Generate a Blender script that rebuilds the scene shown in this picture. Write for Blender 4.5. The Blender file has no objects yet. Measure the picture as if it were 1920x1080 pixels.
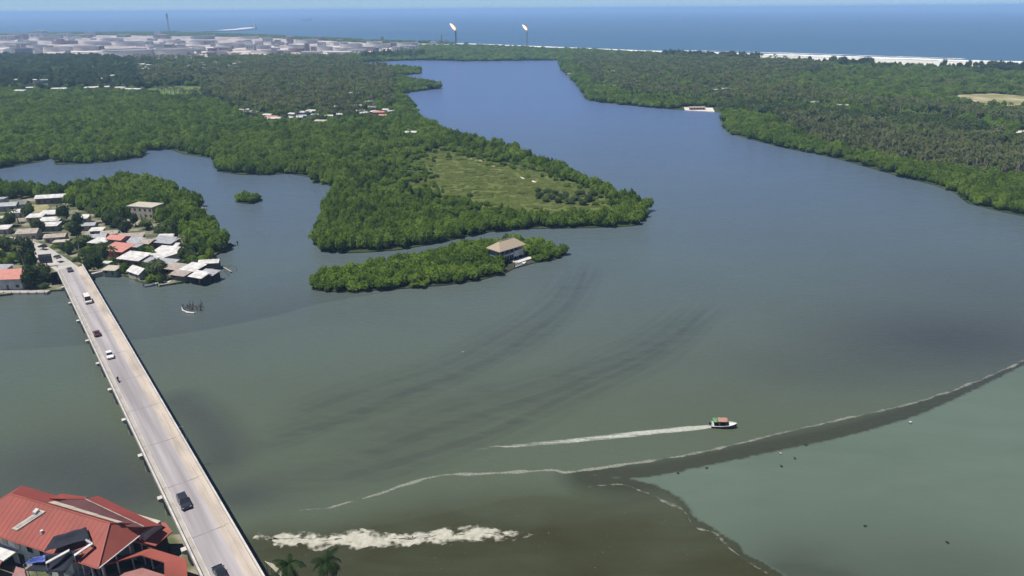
import bpy, bmesh, math, random
import numpy as np
from mathutils import Vector, Matrix, noise as mnoise

SC = bpy.context.scene
COL = SC.collection
R = math.radians
rng = np.random.default_rng(7)
random.seed(7)

# ------------------------------------------------------------------ camera
FPX, CAM_H = 1371.0, 100.0                    # focal length in px of a 1920 wide frame, flight height in metres
PITCH = math.atan((540 - 17) / FPX)
ROLL = R(0.42)
cam_data = bpy.data.cameras.new('camera')
cam_data.sensor_width = 36.0
cam_data.lens = FPX / 1920 * 36.0
cam_data.clip_start = 1.0
cam_data.clip_end = 200000.0
cam = bpy.data.objects.new('camera', cam_data)
COL.objects.link(cam)
SC.camera = cam
_c, _s = math.cos(ROLL), math.sin(ROLL)
_cp, _sp = math.cos(PITCH), math.sin(PITCH)
fwd = Vector((0, _cp, -_sp)); up0 = Vector((0, _sp, _cp)); right0 = Vector((1, 0, 0))
rt = right0 * _c - up0 * _s
upv = right0 * _s + up0 * _c
cam.matrix_world = Matrix(((rt.x, upv.x, -fwd.x, 0), (rt.y, upv.y, -fwd.y, 0), (rt.z, upv.z, -fwd.z, CAM_H), (0, 0, 0, 1)))

# ------------------------------------------------------------------ light
SUN_EL, SUN_AZ = R(69), R(-108)                # azimuth from +Y, clockwise
world = bpy.data.worlds.new('World'); SC.world = world; world.use_nodes = True
wn = world.node_tree.nodes; wl = world.node_tree.links
sky = wn.new('ShaderNodeTexSky'); sky.sky_type = 'NISHITA'; sky.sun_disc = False
sky.sun_elevation = SUN_EL; sky.sun_rotation = SUN_AZ % (2 * math.pi)
sky.altitude = 100; sky.air_density = 0.42; sky.dust_density = 0.0; sky.ozone_density = 7.0
wl.new(sky.outputs[0], wn['Background'].inputs[0])
wn['Background'].inputs[1].default_value = 0.075
sl = bpy.data.lights.new('sun', 'SUN'); sl.energy = 4.7; sl.angle = R(0.6); sl.color = (1.0, 0.95, 0.88)
sun = bpy.data.objects.new('sun', sl); COL.objects.link(sun)
sdir = Vector((math.cos(SUN_EL) * math.sin(SUN_AZ), math.cos(SUN_EL) * math.cos(SUN_AZ), math.sin(SUN_EL)))
sun.rotation_euler = sdir.to_track_quat('Z', 'Y').to_euler()
sun.location = (-300, 200, 400)
SC.view_settings.view_transform = 'Standard'; SC.view_settings.look = 'None'
SC.view_settings.exposure = 0.38; SC.view_settings.gamma = 1.0; SC.view_settings.use_curve_mapping = False
SC.render.engine = 'CYCLES'
SC.cycles.use_denoising = True
SC.cycles.max_bounces = 6; SC.cycles.volume_bounces = 1; SC.cycles.transparent_max_bounces = 8
SC.cycles.caustics_reflective = False; SC.cycles.caustics_refractive = False

# ------------------------------------------------------------------ helpers
def at(px, py, z=0.0):
    """the place in the world that the photograph shows at (px, py), at height z"""
    u = (px - 960) / FPX; v = -(py - 540) / FPX
    u2 = _c * u + _s * v; v2 = -_s * u + _c * v
    d = Vector((u2, _cp + v2 * _sp, -_sp + v2 * _cp))
    t = (z - CAM_H) / d.z
    return Vector((d.x * t, d.y * t, z))

def to_px(P):
    x, y, z = P[:, 0], P[:, 1], P[:, 2] - CAM_H
    dep = y * _cp - z * _sp
    v2 = (y * _sp + z * _cp) / dep; u2 = x / dep
    return np.stack([960 + FPX * (_c * u2 - _s * v2), 540 - FPX * (_s * u2 + _c * v2)], 1)

def world_poly(pts):
    out = []
    for p in pts:
        a = at(p[0], p[1], p[2] if len(p) > 2 else 0.0)
        out.append((a.x, a.y))
    return np.array(out)

def inside(P, poly):
    x, y = P[:, 0], P[:, 1]
    r = np.zeros(len(P), bool)
    n = len(poly); j = n - 1
    for i in range(n):
        xi, yi = poly[i]; xj, yj = poly[j]
        if yi != yj:
            r ^= ((yi > y) != (yj > y)) & (x < (xj - xi) * (y - yi) / (yj - yi) + xi)
        j = i
    return r

def seg_dist(P, line):
    """distance to a polyline, signed by side, and arc position"""
    best = np.full(len(P), 1e9); sgn = np.zeros(len(P)); arc = np.zeros(len(P)); acc = 0.0
    for (a, b) in zip(line[:-1], line[1:]):
        d = b - a; L = math.hypot(*d)
        t = np.clip(((P - a) @ d) / (L * L), 0, 1)
        q = a + t[:, None] * d
        dist = np.hypot(*(P - q).T)
        m = dist < best
        best[m] = dist[m]
        cr = d[0] * (P[:, 1] - a[1]) - d[1] * (P[:, 0] - a[0])
        sgn[m] = np.sign(cr[m]); arc[m] = acc + t[m] * L
        acc += L
    return best, sgn, arc

def smooth_line(pts, n=6):
    pts = np.array(pts, float); out = []
    for i in range(len(pts) - 1):
        p0 = pts[max(i - 1, 0)]; p1 = pts[i]; p2 = pts[i + 1]; p3 = pts[min(i + 2, len(pts) - 1)]
        for k in range(n):
            t = k / n
            out.append(0.5 * ((2 * p1) + (-p0 + p2) * t + (2 * p0 - 5 * p1 + 4 * p2 - p3) * t * t + (-p0 + 3 * p1 - 3 * p2 + p3) * t ** 3))
    out.append(pts[-1])
    return np.array(out)

def tag(o, label=None, cat=None, group=None, kind=None):
    if label: o['label'] = label
    if cat: o['category'] = cat
    if group: o['group'] = group
    if kind: o['kind'] = kind
    return o

def thing(name, label, cat, loc=(0, 0, 0), rz=0.0, group=None):
    o = bpy.data.objects.new(name, None); COL.objects.link(o)
    o.empty_display_size = 0.5
    o.location = loc; o.rotation_euler = (0, 0, rz)
    return tag(o, label, cat, group)

class MB:
    def __init__(self): self.v = []; self.f = []; self.mi = []; self.m = 0
    def add(self, verts, faces):
        b = len(self.v); self.v += [tuple(v) for v in verts]
        for f in faces: self.f.append(tuple(i + b for i in f)); self.mi.append(self.m)
        return self
    def box(self, x0, x1, y0, y1, z0, z1, bevel=0):
        v = [(x0, y0, z0), (x1, y0, z0), (x1, y1, z0), (x0, y1, z0), (x0, y0, z1), (x1, y0, z1), (x1, y1, z1), (x0, y1, z1)]
        return self.add(v, [(3, 2, 1, 0), (4, 5, 6, 7), (0, 1, 5, 4), (1, 2, 6, 5), (2, 3, 7, 6), (3, 0, 4, 7)])
    def slab(self, pts, th):
        """polygon of 3-D points, thickened downward"""
        n = len(pts); a = [tuple(p) for p in pts]; b = [(p[0], p[1], p[2] - th) for p in a]
        return self.add(a + b, [tuple(range(n)), tuple(range(2 * n - 1, n - 1, -1))] + [(i, i + n, (i + 1) % n + n, (i + 1) % n) for i in range(n)])
    def prism(self, prof, y0, y1):
        """profile in x,z, extruded along y"""
        n = len(prof)
        v = [(p[0], y0, p[1]) for p in prof] + [(p[0], y1, p[1]) for p in prof]
        return self.add(v, [tuple(range(n)), tuple(range(2 * n - 1, n - 1, -1))] + [(i, i + n, (i + 1) % n + n, (i + 1) % n) for i in range(n)])
    def tube(self, p, q, r0, r1=None, n=8, cap=True):
        r1 = r0 if r1 is None else r1
        p = Vector(p); q = Vector(q); d = (q - p).normalized()
        a = d.orthogonal().normalized(); b = d.cross(a)
        v = []
        for (c, r) in ((p, r0), (q, r1)):
            for k in range(n):
                t = 2 * math.pi * k / n; v.append(c + a * (r * math.cos(t)) + b * (r * math.sin(t)))
        f = [(k, (k + 1) % n, (k + 1) % n + n, k + n) for k in range(n)]
        if cap: f += [tuple(range(n - 1, -1, -1)), tuple(range(n, 2 * n))]
        return self.add(v, f)
    def path(self, pts, radii, n=6):
        base = len(self.v); pts = [Vector(p) for p in pts]; vv = []
        for i, p in enumerate(pts):
            d = (pts[min(i + 1, len(pts) - 1)] - pts[max(i - 1, 0)]).normalized()
            a = Vector((1, 0, 0)) if abs(d.x) < 0.9 else Vector((0, 1, 0))
            a = (a - d * a.dot(d)).normalized(); b = d.cross(a)
            for k in range(n):
                t = 2 * math.pi * k / n; vv.append(p + a * radii[i] * math.cos(t) + b * radii[i] * math.sin(t))
        ff = []
        for i in range(len(pts) - 1):
            for k in range(n): ff.append((i * n + k, i * n + (k + 1) % n, (i + 1) * n + (k + 1) % n, (i + 1) * n + k))
        ff.append(tuple(range(n - 1, -1, -1))); ff.append(tuple((len(pts) - 1) * n + k for k in range(n)))
        return self.add(vv, ff)
    def build(self, name, mats, parent=None, smooth=False, loc=None):
        me = bpy.data.meshes.new(name)
        me.from_pydata([tuple(v) for v in self.v], [], self.f)
        if not isinstance(mats, (list, tuple)): mats = [mats]
        for m in mats: me.materials.append(m)
        if len(mats) > 1: me.polygons.foreach_set('material_index', self.mi)
        bm = bmesh.new(); bm.from_mesh(me); bmesh.ops.recalc_face_normals(bm, faces=bm.faces); bm.to_mesh(me); bm.free()
        if smooth: me.polygons.foreach_set('use_smooth', [True] * len(me.polygons))
        me.update()
        return link(name, me, parent, loc)

def link(name, me, parent=None, loc=None):
    o = bpy.data.objects.new(name, me); COL.objects.link(o)
    if parent: o.parent = parent
    if loc is not None: o.location = loc
    return o

KIDS = {}
def copy_thing(src, loc, rz=0.0, scale=None, label=None, group=None):
    """copy of a thing with copies of its parts and sub-parts"""
    if src.name not in KIDS: KIDS[src.name] = [(c, list(c.children)) for c in src.children]
    r = src.copy(); COL.objects.link(r)
    r.location = loc; r.rotation_euler = (0, 0, rz)
    if scale is not None: r.scale = scale
    if label: r['label'] = label
    if group: r['group'] = group
    for c, subs in KIDS[src.name]:
        d = c.copy(); COL.objects.link(d); d.parent = r
        for s in subs:
            e = s.copy(); COL.objects.link(e); e.parent = d
    return r

# ------------------------------------------------------------------ materials
def new_mat(name):
    m = bpy.data.materials.new(name); m.use_nodes = True
    nt = m.node_tree; b = nt.nodes['Principled BSDF']
    return m, nt, b

def N(nt, t, **kw):
    n = nt.nodes.new(t)
    for k, v in kw.items(): setattr(n, k, v)
    return n

def paint(name, col, rough=0.6, var=0.12, scale=1.5, bump=0.0, col2=None, metallic=0.0, stretch=None):
    """plain surface colour with irregular wear"""
    m, nt, b = new_mat(name)
    tc = N(nt, 'ShaderNodeTexCoord'); mp = N(nt, 'ShaderNodeMapping')
    if stretch: mp.inputs['Scale'].default_value = stretch
    nz = N(nt, 'ShaderNodeTexNoise'); nz.inputs['Scale'].default_value = scale; nz.inputs['Detail'].default_value = 5
    nt.links.new(tc.outputs['Object'], mp.inputs[0]); nt.links.new(mp.outputs[0], nz.inputs['Vector'])
    rp = N(nt, 'ShaderNodeValToRGB')
    c2 = col2 or tuple(c * (1 - 2.2 * var) for c in col)
    rp.color_ramp.elements[0].position = 0.33; rp.color_ramp.elements[0].color = (*c2, 1)
    rp.color_ramp.elements[1].position = 0.62; rp.color_ramp.elements[1].color = (*col, 1)
    nt.links.new(nz.outputs[0], rp.inputs[0]); nt.links.new(rp.outputs[0], b.inputs['Base Color'])
    b.inputs['Roughness'].default_value = rough; b.inputs['Metallic'].default_value = metallic
    if bump:
        bp = N(nt, 'ShaderNodeBump'); bp.inputs['Strength'].default_value = bump; bp.inputs['Distance'].default_value = 0.1
        nt.links.new(nz.outputs[0], bp.inputs['Height']); nt.links.new(bp.outputs[0], b.inputs['Normal'])
    return m

def leaf_mat(name, dark, light, nscale=0.5):
    """leaves: each tree has its own green, each clump its own age"""
    m, nt, b = new_mat(name)
    oi = N(nt, 'ShaderNodeObjectInfo'); geo = N(nt, 'ShaderNodeNewGeometry')
    nz = N(nt, 'ShaderNodeTexNoise'); nz.inputs['Scale'].default_value = nscale; nz.inputs['Detail'].default_value = 2
    nt.links.new(geo.outputs['Position'], nz.inputs['Vector'])
    big = N(nt, 'ShaderNodeTexNoise'); big.inputs['Scale'].default_value = 0.02; big.inputs['Detail'].default_value = 3
    nt.links.new(geo.outputs['Position'], big.inputs['Vector'])
    a1 = N(nt, 'ShaderNodeMath', operation='MULTIPLY_ADD'); a1.inputs[1].default_value = 0.70
    nt.links.new(oi.outputs['Random'], a1.inputs[0])
    a2 = N(nt, 'ShaderNodeMath', operation='MULTIPLY_ADD'); a2.inputs[1].default_value = 0.5; a2.inputs[2].default_value = -0.62
    nt.links.new(nz.outputs[0], a2.inputs[0])
    a3 = N(nt, 'ShaderNodeMath', operation='ADD'); nt.links.new(a2.outputs[0], a3.inputs[0])
    a4 = N(nt, 'ShaderNodeMath', operation='MULTIPLY'); a4.inputs[1].default_value = 1.15
    nt.links.new(big.outputs[0], a4.inputs[0]); nt.links.new(a4.outputs[0], a3.inputs[1])
    nt.links.new(a3.outputs[0], a1.inputs[2])
    rp = N(nt, 'ShaderNodeValToRGB')
    rp.color_ramp.elements[0].position = 0.1; rp.color_ramp.elements[0].color = (*dark, 1)
    rp.color_ramp.elements[1].position = 0.95; rp.color_ramp.elements[1].color = (*light, 1)
    nt.links.new(a1.outputs[0], rp.inputs[0]); nt.links.new(rp.outputs[0], b.inputs['Base Color'])
    b.inputs['Roughness'].default_value = 0.8; b.inputs['Specular IOR Level'].default_value = 0.12
    tr = N(nt, 'ShaderNodeBsdfTranslucent'); mx = N(nt, 'ShaderNodeMixShader'); mx.inputs[0].default_value = 0.45
    nt.links.new(rp.outputs[0], tr.inputs[0]); nt.links.new(b.outputs[0], mx.inputs[1]); nt.links.new(tr.outputs[0], mx.inputs[2])
    nt.links.new(mx.outputs[0], nt.nodes['Material Output'].inputs['Surface'])
    return m

M = {}
M['mangrove'] = leaf_mat('mangrove_leaves', (0.070, 0.132, 0.014), (0.190, 0.285, 0.040))
M['scrub'] = leaf_mat('scrub_leaves', (0.125, 0.165, 0.036), (0.165, 0.205, 0.056))
M['palm'] = leaf_mat('palm_fronds', (0.060, 0.082, 0.028), (0.165, 0.185, 0.080))
M['near_palm'] = leaf_mat('near_palm_leaflets', (0.016, 0.036, 0.010), (0.050, 0.085, 0.024))
M['dark_leaf'] = leaf_mat('shade_tree_leaves', (0.034, 0.066, 0.020), (0.110, 0.158, 0.050))
M['casuarina'] = leaf_mat('casuarina_needles', (0.014, 0.026, 0.014), (0.038, 0.052, 0.028))
M['bark'] = paint('bark', (0.16, 0.13, 0.10), 0.9, 0.2, 6)
M['palm_bark'] = paint('palm_bark', (0.34, 0.28, 0.22), 0.9, 0.2, 6)
M['white'] = paint('white_plaster', (0.60, 0.59, 0.57), 0.7, 0.17, 0.45)
M['cream'] = paint('cream_plaster', (0.44, 0.40, 0.33), 0.8, 0.1, 0.7)
M['grey'] = paint('grey_cement', (0.33, 0.33, 0.33), 0.85, 0.15, 0.6)
M['dark_grey'] = paint('dark_sheet', (0.14, 0.14, 0.15), 0.7, 0.15, 0.6)
M['concrete'] = paint('bridge_concrete', (0.37, 0.345, 0.31), 0.85, 0.12, 0.35, 0.1)
M['coping'] = paint('white_coping', (0.50, 0.48, 0.45), 0.8, 0.12, 0.4)
M['zinc'] = paint('zinc_sheet', (0.34, 0.35, 0.37), 0.55, 0.15, 0.8, 0.05)
M['rust_zinc'] = paint('rusty_sheet', (0.36, 0.31, 0.27), 0.7, 0.2, 0.8, 0.05)
M['pink'] = paint('pink_paint', (0.55, 0.16, 0.17), 0.7, 0.1, 0.8)
M['salmon'] = paint('salmon_roof', (0.48, 0.20, 0.16), 0.7, 0.1, 0.8)
M['thatch'] = paint('thatch', (0.37, 0.30, 0.22), 0.95, 0.12, 3.0, 0.3)
M['red_roof'] = paint('red_roof', (0.270, 0.052, 0.034), 0.6, 0.12, 0.12)
M['red_roof2'] = paint('red_roof_faded', (0.33, 0.085, 0.06), 0.65, 0.12, 0.15)
M['maroon'] = paint('maroon_roof', (0.10, 0.035, 0.035), 0.6, 0.15, 0.35)
M['mauve'] = paint('mauve_roof', (0.30, 0.14, 0.13), 0.7, 0.1, 0.35)
M['wood'] = paint('weathered_wood', (0.20, 0.16, 0.13), 0.9, 0.2, 2)
M['glass'] = paint('window_glass', (0.025, 0.03, 0.035), 0.12, 0.05, 1)
M['opening'] = paint('painted_room_shade', (0.02, 0.02, 0.025), 0.9, 0.1, 1)  # near-black stands in for the shade inside doorways and open shelters
M['navy'] = paint('navy_tarp', (0.007, 0.009, 0.022), 0.85, 0.15, 1)
M['blue'] = paint('blue_tarp', (0.05, 0.08, 0.30), 0.5, 0.1, 1)
M['black'] = paint('black_rubber', (0.012, 0.012, 0.013), 0.7, 0.1, 3)
M['steel'] = paint('painted_steel', (0.18, 0.19, 0.20), 0.5, 0.1, 2)
M['orange'] = paint('orange_canvas', (0.36, 0.20, 0.14), 0.8, 0.1, 2)
M['green'] = paint('green_canvas', (0.09, 0.25, 0.10), 0.7, 0.1, 2)
M['hull_dark'] = paint('dark_hull', (0.05, 0.06, 0.075), 0.4, 0.1, 1)

def car_paint(name, col):
    m, nt, b = new_mat(name)
    b.inputs['Base Color'].default_value = (*col, 1); b.inputs['Roughness'].default_value = 0.35
    b.inputs['Coat Weight'].default_value = 0.6; b.inputs['Coat Roughness'].default_value = 0.08
    return m
M['lamp'] = car_paint('lamp_glass', (0.6, 0.6, 0.58)); M['tail'] = car_paint('tail_lamp', (0.35, 0.02, 0.02))

# ------------------------------------------------------------------ shore outlines
MAIN = [(-420, 350), (-60, 322), (0, 317), (50, 308), (80, 303), (96, 293), (104, 309), (150, 308), (210, 304), (264, 296), (276, 282), (318, 280), (345, 290), (398, 297),
        (408, 322), (450, 328), (500, 329), (540, 326), (578, 332), (590, 344), (630, 350), (625, 366), (604, 392), (606, 410),
        (592, 432), (588, 456), (604, 472), (650, 475), (700, 473), (750, 469), (800, 460), (850, 450), (900, 438), (960, 430), (1020, 429), (1100, 428), (1150, 426), (1190, 424),
        (1212, 408), (1216, 392), (1214, 372, 6), (1180, 356, 6), (1135, 336, 6), (1100, 326, 6), (1060, 304, 6), (1035, 297, 6), (1000, 287, 6), (960, 267, 6), (900, 254, 6), (850, 244, 6), (815, 226, 6),
        (782, 212, 6), (778, 200, 6), (768, 186, 6), (752, 177), (790, 170), (822, 167), (826, 160), (810, 152, 6), (765, 150), (748, 143), (786, 138), (790, 131), (776, 124, 6),
        (700, 121, 6), (664, 121), (668, 117), (740, 114), (800, 113), (870, 115), (960, 114), (1046, 113), (1056, 135), (1072, 150), (1090, 170), (1098, 187), (1130, 193), (1180, 198), (1240, 204),
        (1282, 207), (1336, 210), (1360, 212), (1352, 224), (1356, 240), (1370, 252), (1420, 265), (1480, 280), (1530, 289), (1580, 301), (1640, 318), (1700, 335), (1750, 347),
        (1790, 362), (1815, 382), (1870, 396), (1930, 408), (2050, 428), (2400, 470), (2700, 250), (2500, 140), (2050, 122), (1860, 117), (1760, 114), (1700, 112), (1600, 108.5), (1500, 105.5), (1400, 102.5),
        (1300, 99.5), (1200, 97), (1100, 92), (1000, 88), (900, 84), (800, 81), (740, 80), (700, 79), (640, 75), (560, 72), (500, 68), (320, 62), (100, 63), (0, 66), (-200, 68), (-500, 72)]
VILLAGE = [(-300, 330), (-60, 342), (0, 352), (30, 344, 5), (80, 346, 6), (140, 340, 6), (190, 332, 7), (235, 323, 7), (300, 333, 7), (318, 352), (350, 355, 6), (384, 374, 6), (386, 390), (374, 404), (388, 418), (420, 430, 6), (436, 446, 4),
           (438, 462), (415, 474), (400, 482), (404, 498), (398, 518), (352, 530), (300, 538), (262, 530), (240, 520), (214, 516), (186, 518), (160, 530), (118, 546), (70, 549), (0, 556), (-300, 575)]
ISLAND = [(590, 545), (640, 549), (700, 545), (770, 541), (840, 535), (900, 526), (945, 514), (962, 505), (1000, 494), (1040, 488), (1062, 476), (1060, 466, 2), (1040, 450, 5), (1010, 441, 5), (960, 438, 5), (900, 440, 5),
          (840, 455, 4), (800, 470, 4), (740, 482, 3), (690, 490, 3), (640, 498, 3), (600, 512, 2), (584, 530)]
ISLET = [(440, 379), (460, 383), (480, 381), (492, 374), (488, 364, 3), (462, 358, 4), (442, 366, 3)]
MAIN_W, VIL_W, ISL_W, LET_W = [world_poly(p) for p in (MAIN, VILLAGE, ISLAND, ISLET)]

def ground_mat(name, stops, scale, detail=6, rough=0.95):
    m, nt, b = new_mat(name)
    geo = N(nt, 'ShaderNodeNewGeometry'); nz = N(nt, 'ShaderNodeTexNoise'); nz.inputs['Scale'].default_value = scale; nz.inputs['Detail'].default_value = detail
    nt.links.new(geo.outputs['Position'], nz.inputs['Vector'])
    rp = N(nt, 'ShaderNodeValToRGB'); cr = rp.color_ramp
    for i, (p, c) in enumerate(stops):
        e = cr.elements[i] if i < 2 else cr.elements.new(p)
        e.position = p; e.color = (*c, 1)
    nt.links.new(nz.outputs[0], rp.inputs[0]); nt.links.new(rp.outputs[0], b.inputs['Base Color'])
    b.inputs['Roughness'].default_value = rough; b.inputs['Specular IOR Level'].default_value = 0.1
    bp = N(nt, 'ShaderNodeBump'); bp.inputs['Strength'].default_value = 0.4; bp.inputs['Distance'].default_value = 0.5
    nt.links.new(nz.outputs[0], bp.inputs['Height']); nt.links.new(bp.outputs[0], b.inputs['Normal'])
    return m
M['earth'] = ground_mat('grassy_earth', [(0.3, (0.026, 0.042, 0.014)), (0.55, (0.045, 0.062, 0.020)), (0.75, (0.085, 0.09, 0.038))], 0.03)
M['yard'] = ground_mat('sandy_yard', [(0.34, (0.05, 0.07, 0.025)), (0.50, (0.10, 0.11, 0.055)), (0.62, (0.24, 0.215, 0.165)), (0.8, (0.36, 0.32, 0.26))], 0.13)
M['mud'] = ground_mat('root_mud', [(0.3, (0.025, 0.03, 0.016)), (0.6, (0.05, 0.055, 0.03)), (0.8, (0.08, 0.075, 0.045))], 0.2)
M['sand'] = ground_mat('beach_sand', [(0.3, (0.48, 0.455, 0.40)), (0.6, (0.57, 0.55, 0.50)), (0.8, (0.60, 0.58, 0.54))], 0.02)
M['drysand'] = ground_mat('dry_grass_sand', [(0.3, (0.12, 0.15, 0.05)), (0.5, (0.25, 0.23, 0.12)), (0.68, (0.46, 0.40, 0.28))], 0.03)
M['meadow'] = ground_mat('meadow_grass', [(0.3, (0.075, 0.12, 0.03)), (0.6, (0.11, 0.16, 0.045)), (0.8, (0.17, 0.19, 0.07))], 0.03)
M['scrubland'] = ground_mat('scrub_grass', [(0.3, (0.085, 0.115, 0.030)), (0.55, (0.105, 0.125, 0.038)), (0.78, (0.145, 0.145, 0.058))], 0.16)
M['plant_yard'] = ground_mat('plant_ground', [(0.34, (0.19, 0.155, 0.145)), (0.5, (0.32, 0.265, 0.25)), (0.6, (0.56, 0.51, 0.48))], 0.02)

def ground(name, poly, z, mat, depth=1.2):
    n = len(poly)
    a = [(p[0], p[1], z) for p in poly]; b = [(p[0], p[1], z - depth) for p in poly]
    me = bpy.data.meshes.new(name)
    from mathutils.geometry import delaunay_2d_cdt
    c2 = Vector(np.mean(poly, 0))
    vs, _, fs, _, _, _ = delaunay_2d_cdt([Vector(p) - c2 for p in poly], [], [list(range(n))], 1, 1e-4)
    verts = [(v.x + c2.x, v.y + c2.y, z) for v in vs]; faces = [tuple(f) for f in fs]
    k = len(verts); verts += a + b
    faces += [(k + i, k + n + i, k + n + (i + 1) % n, k + (i + 1) % n) for i in range(n)]
    me.from_pydata(verts, [], faces)
    bm = bmesh.new(); bm.from_mesh(me); bmesh.ops.remove_doubles(bm, verts=bm.verts, dist=1e-3); bmesh.ops.recalc_face_normals(bm, faces=bm.faces); bm.to_mesh(me); bm.free()
    me.materials.append(mat)
    o = link(name, me); o['kind'] = 'structure'
    if me.polygons[0].normal.z < 0: me.flip_normals()
    return o

ground('mainland', MAIN_W, 0.40, M['earth'])
ground('village_ground', VIL_W, 0.80, M['yard'])
ground('house_island_ground', ISL_W, 0.35, M['mud'])
ground('islet_ground', LET_W, 0.30, M['mud'])
SCRUB = [(880, 296), (950, 312), (1040, 332), (1110, 356), (1150, 382), (1130, 402), (1000, 410), (920, 400), (860, 380), (800, 350), (780, 310), (820, 288)]
SCRUB_W = world_poly(SCRUB)
ground('scrub_meadow', smooth_line(np.vstack([SCRUB_W, SCRUB_W[:1]]), 4)[:-1], 0.45, M['scrubland'], 0.3)
FIELD_W = world_poly([(262, 168), (330, 162), (395, 163), (400, 172), (385, 180), (330, 183), (280, 178)])
ground('pale_field', FIELD_W, 0.45, M['meadow'], 0.3)
FIELD2_W = world_poly([(30, 160), (100, 158), (110, 166), (40, 170)])
ground('left_field', FIELD2_W, 0.45, M['meadow'], 0.3)
DUNE_W = world_poly([(1770, 186), (1800, 178), (1860, 176), (1925, 180), (1990, 186), (1960, 200), (1900, 204), (1850, 200), (1800, 194)])
ground('dry_clearing', DUNE_W, 0.45, M['drysand'], 0.3)
PLANT_W = world_poly([(-300, 74), (0, 69), (200, 66), (480, 70), (620, 77), (700, 81), (790, 82), (790, 96), (700, 103), (640, 108), (520, 108), (400, 111), (300, 114), (240, 114), (150, 108), (0, 106), (-300, 108)])
ground('rough_pasture', world_poly([(1610, 192), (1700, 190), (1800, 194), (1920, 206), (1990, 212), (1990, 232), (1860, 224), (1740, 212), (1640, 204)]), 0.43, M['drysand'], 0.3)
ground('refinery_ground', PLANT_W, 0.45, M['plant_yard'], 0.3)
BEACH_W = world_poly([(790, 82), (900, 84.5), (1000, 88.5), (1100, 92.5), (1200, 97.5), (1300, 100), (1400, 103), (1500, 106), (1600, 109), (1700, 112.5), (1760, 114.5), (1862, 117.5), (2050, 122.5),
                      (2050, 138), (1880, 129), (1760, 127), (1700, 126), (1600, 121), (1500, 116.5), (1400, 111), (1300, 106.5), (1200, 101), (1100, 96), (1000, 92), (900, 88), (790, 88)])
ground('beach', BEACH_W, 0.50, M['sand'], 0.6)
SANDS = []
for i, pts in enumerate(([(1650, 219), (1668, 217), (1720, 221), (1790, 226), (1780, 231), (1720, 228), (1660, 224)], [(1838, 246), (1880, 245), (1866, 250), (1842, 250)], [(1895, 246), (1935, 246), (1940, 252), (1905, 250)], [(1904, 262), (1950, 258), (1960, 268), (1912, 268)],
                         [(1282, 202), (1336, 203), (1340, 210.5), (1284, 207.5)])):
    SANDS.append(world_poly(pts)); ground('sand_patch', SANDS[-1], 0.55, M['sand'], 0.6)

ground('sandy_path', world_poly([(880, 296), (900, 294), (928, 310), (940, 320), (928, 320), (905, 306), (888, 304)]), 0.50, M['drysand'], 0.2)
ground('sandy_path', world_poly([(975, 333), (985, 334), (1002, 341), (1016, 347), (1010, 350), (995, 345), (980, 338)]), 0.50, M['sand'], 0.2)
VFIELD_W = world_poly([(44, 388), (88, 385), (94, 392), (80, 402), (50, 402)])
ground('dry_lawn', VFIELD_W, 0.85, M['drysand'], 0.2)
NEAR_W = np.array([(-140, 40), (-44, 40), (-46, 100), (-58, 112), (-62, 121), (-84, 121), (-112, 133), (-150, 140)])
ground('restaurant_ground', NEAR_W, 0.9, M['yard'])
ground('near_bank', np.array([(-46, 60), (60, 60), (40, 84), (-10, 93), (-34, 99), (-45, 101)]), 0.6, M['yard'])

# ------------------------------------------------------------------ water
def axis(lo, a, b, hi, d, g):
    mid = list(np.arange(a, b, d)); s = d; x = b; upx = [x]
    while x < hi: s *= g; x += s; upx.append(min(x, hi))
    s = d; x = a; dn = []
    while x > lo: s *= g; x -= s; dn.append(max(x, lo))
    return np.array(dn[::-1] + mid + upx)
gx = axis(-2600, -105, 165, 2200, 0.8, 1.03)
gy = axis(60, 100, 235, 2300, 0.7, 1.02)
GX, GY = np.meshgrid(gx, gy)
WP = np.stack([GX.ravel(), GY.ravel()], 1)
nx, ny = len(gx), len(gy)
idx = np.arange(nx * ny).reshape(ny, nx)
quads = np.stack([idx[:-1, :-1], idx[:-1, 1:], idx[1:, 1:], idx[1:, :-1]], -1).reshape(-1, 4)
wm = bpy.data.meshes.new('lagoon_water')
wm.vertices.add(nx * ny); wm.vertices.foreach_set('co', np.column_stack([WP, np.zeros(nx * ny)]).ravel())
wm.loops.add(quads.size); wm.loops.foreach_set('vertex_index', quads.ravel())
wm.polygons.add(len(quads)); wm.polygons.foreach_set('loop_start', np.arange(0, quads.size, 4)); wm.polygons.foreach_set('loop_total', np.full(len(quads), 4))
wm.update(calc_edges=True)

LINE_A = smooth_line(world_poly([(380, 990), (435, 978), (470, 968), (520, 958), (600, 955), (650, 943), (700, 928), (760, 910), (800, 897), (850, 890), (920, 888), (1000, 884), (1040, 882), (1060, 886), (1110, 880), (1200, 867), (1300, 851), (1400, 828), (1500, 804), (1600, 782), (1700, 759), (1800, 727), (1890, 690), (1960, 655), (2100, 580)]))
LINE_A2 = smooth_line(world_poly([(1110, 890), (1180, 897), (1260, 887), (1340, 870), (1450, 847), (1560, 824), (1660, 798), (1740, 771), (1840, 724), (1920, 684), (1990, 645), (2120, 570)]))
LINE_B = smooth_line(world_poly([(1180, 897), (1225, 908), (1260, 925), (1288, 945), (1300, 968), (1328, 984), (1350, 1000), (1378, 1014), (1398, 1038), (1438, 1058), (1462, 1075), (1490, 1100), (1560, 1180), (1680, 1400)]))
LINE_C = smooth_line(world_poly([(960, 935), (1000, 928), (1060, 928), (1090, 916), (1130, 909), (1165, 909), (1215, 925), (1245, 940), (1280, 955), (1300, 985), (1340, 1000), (1375, 1030), (1400, 1052), (1450, 1082), (1500, 1130)]))
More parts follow.
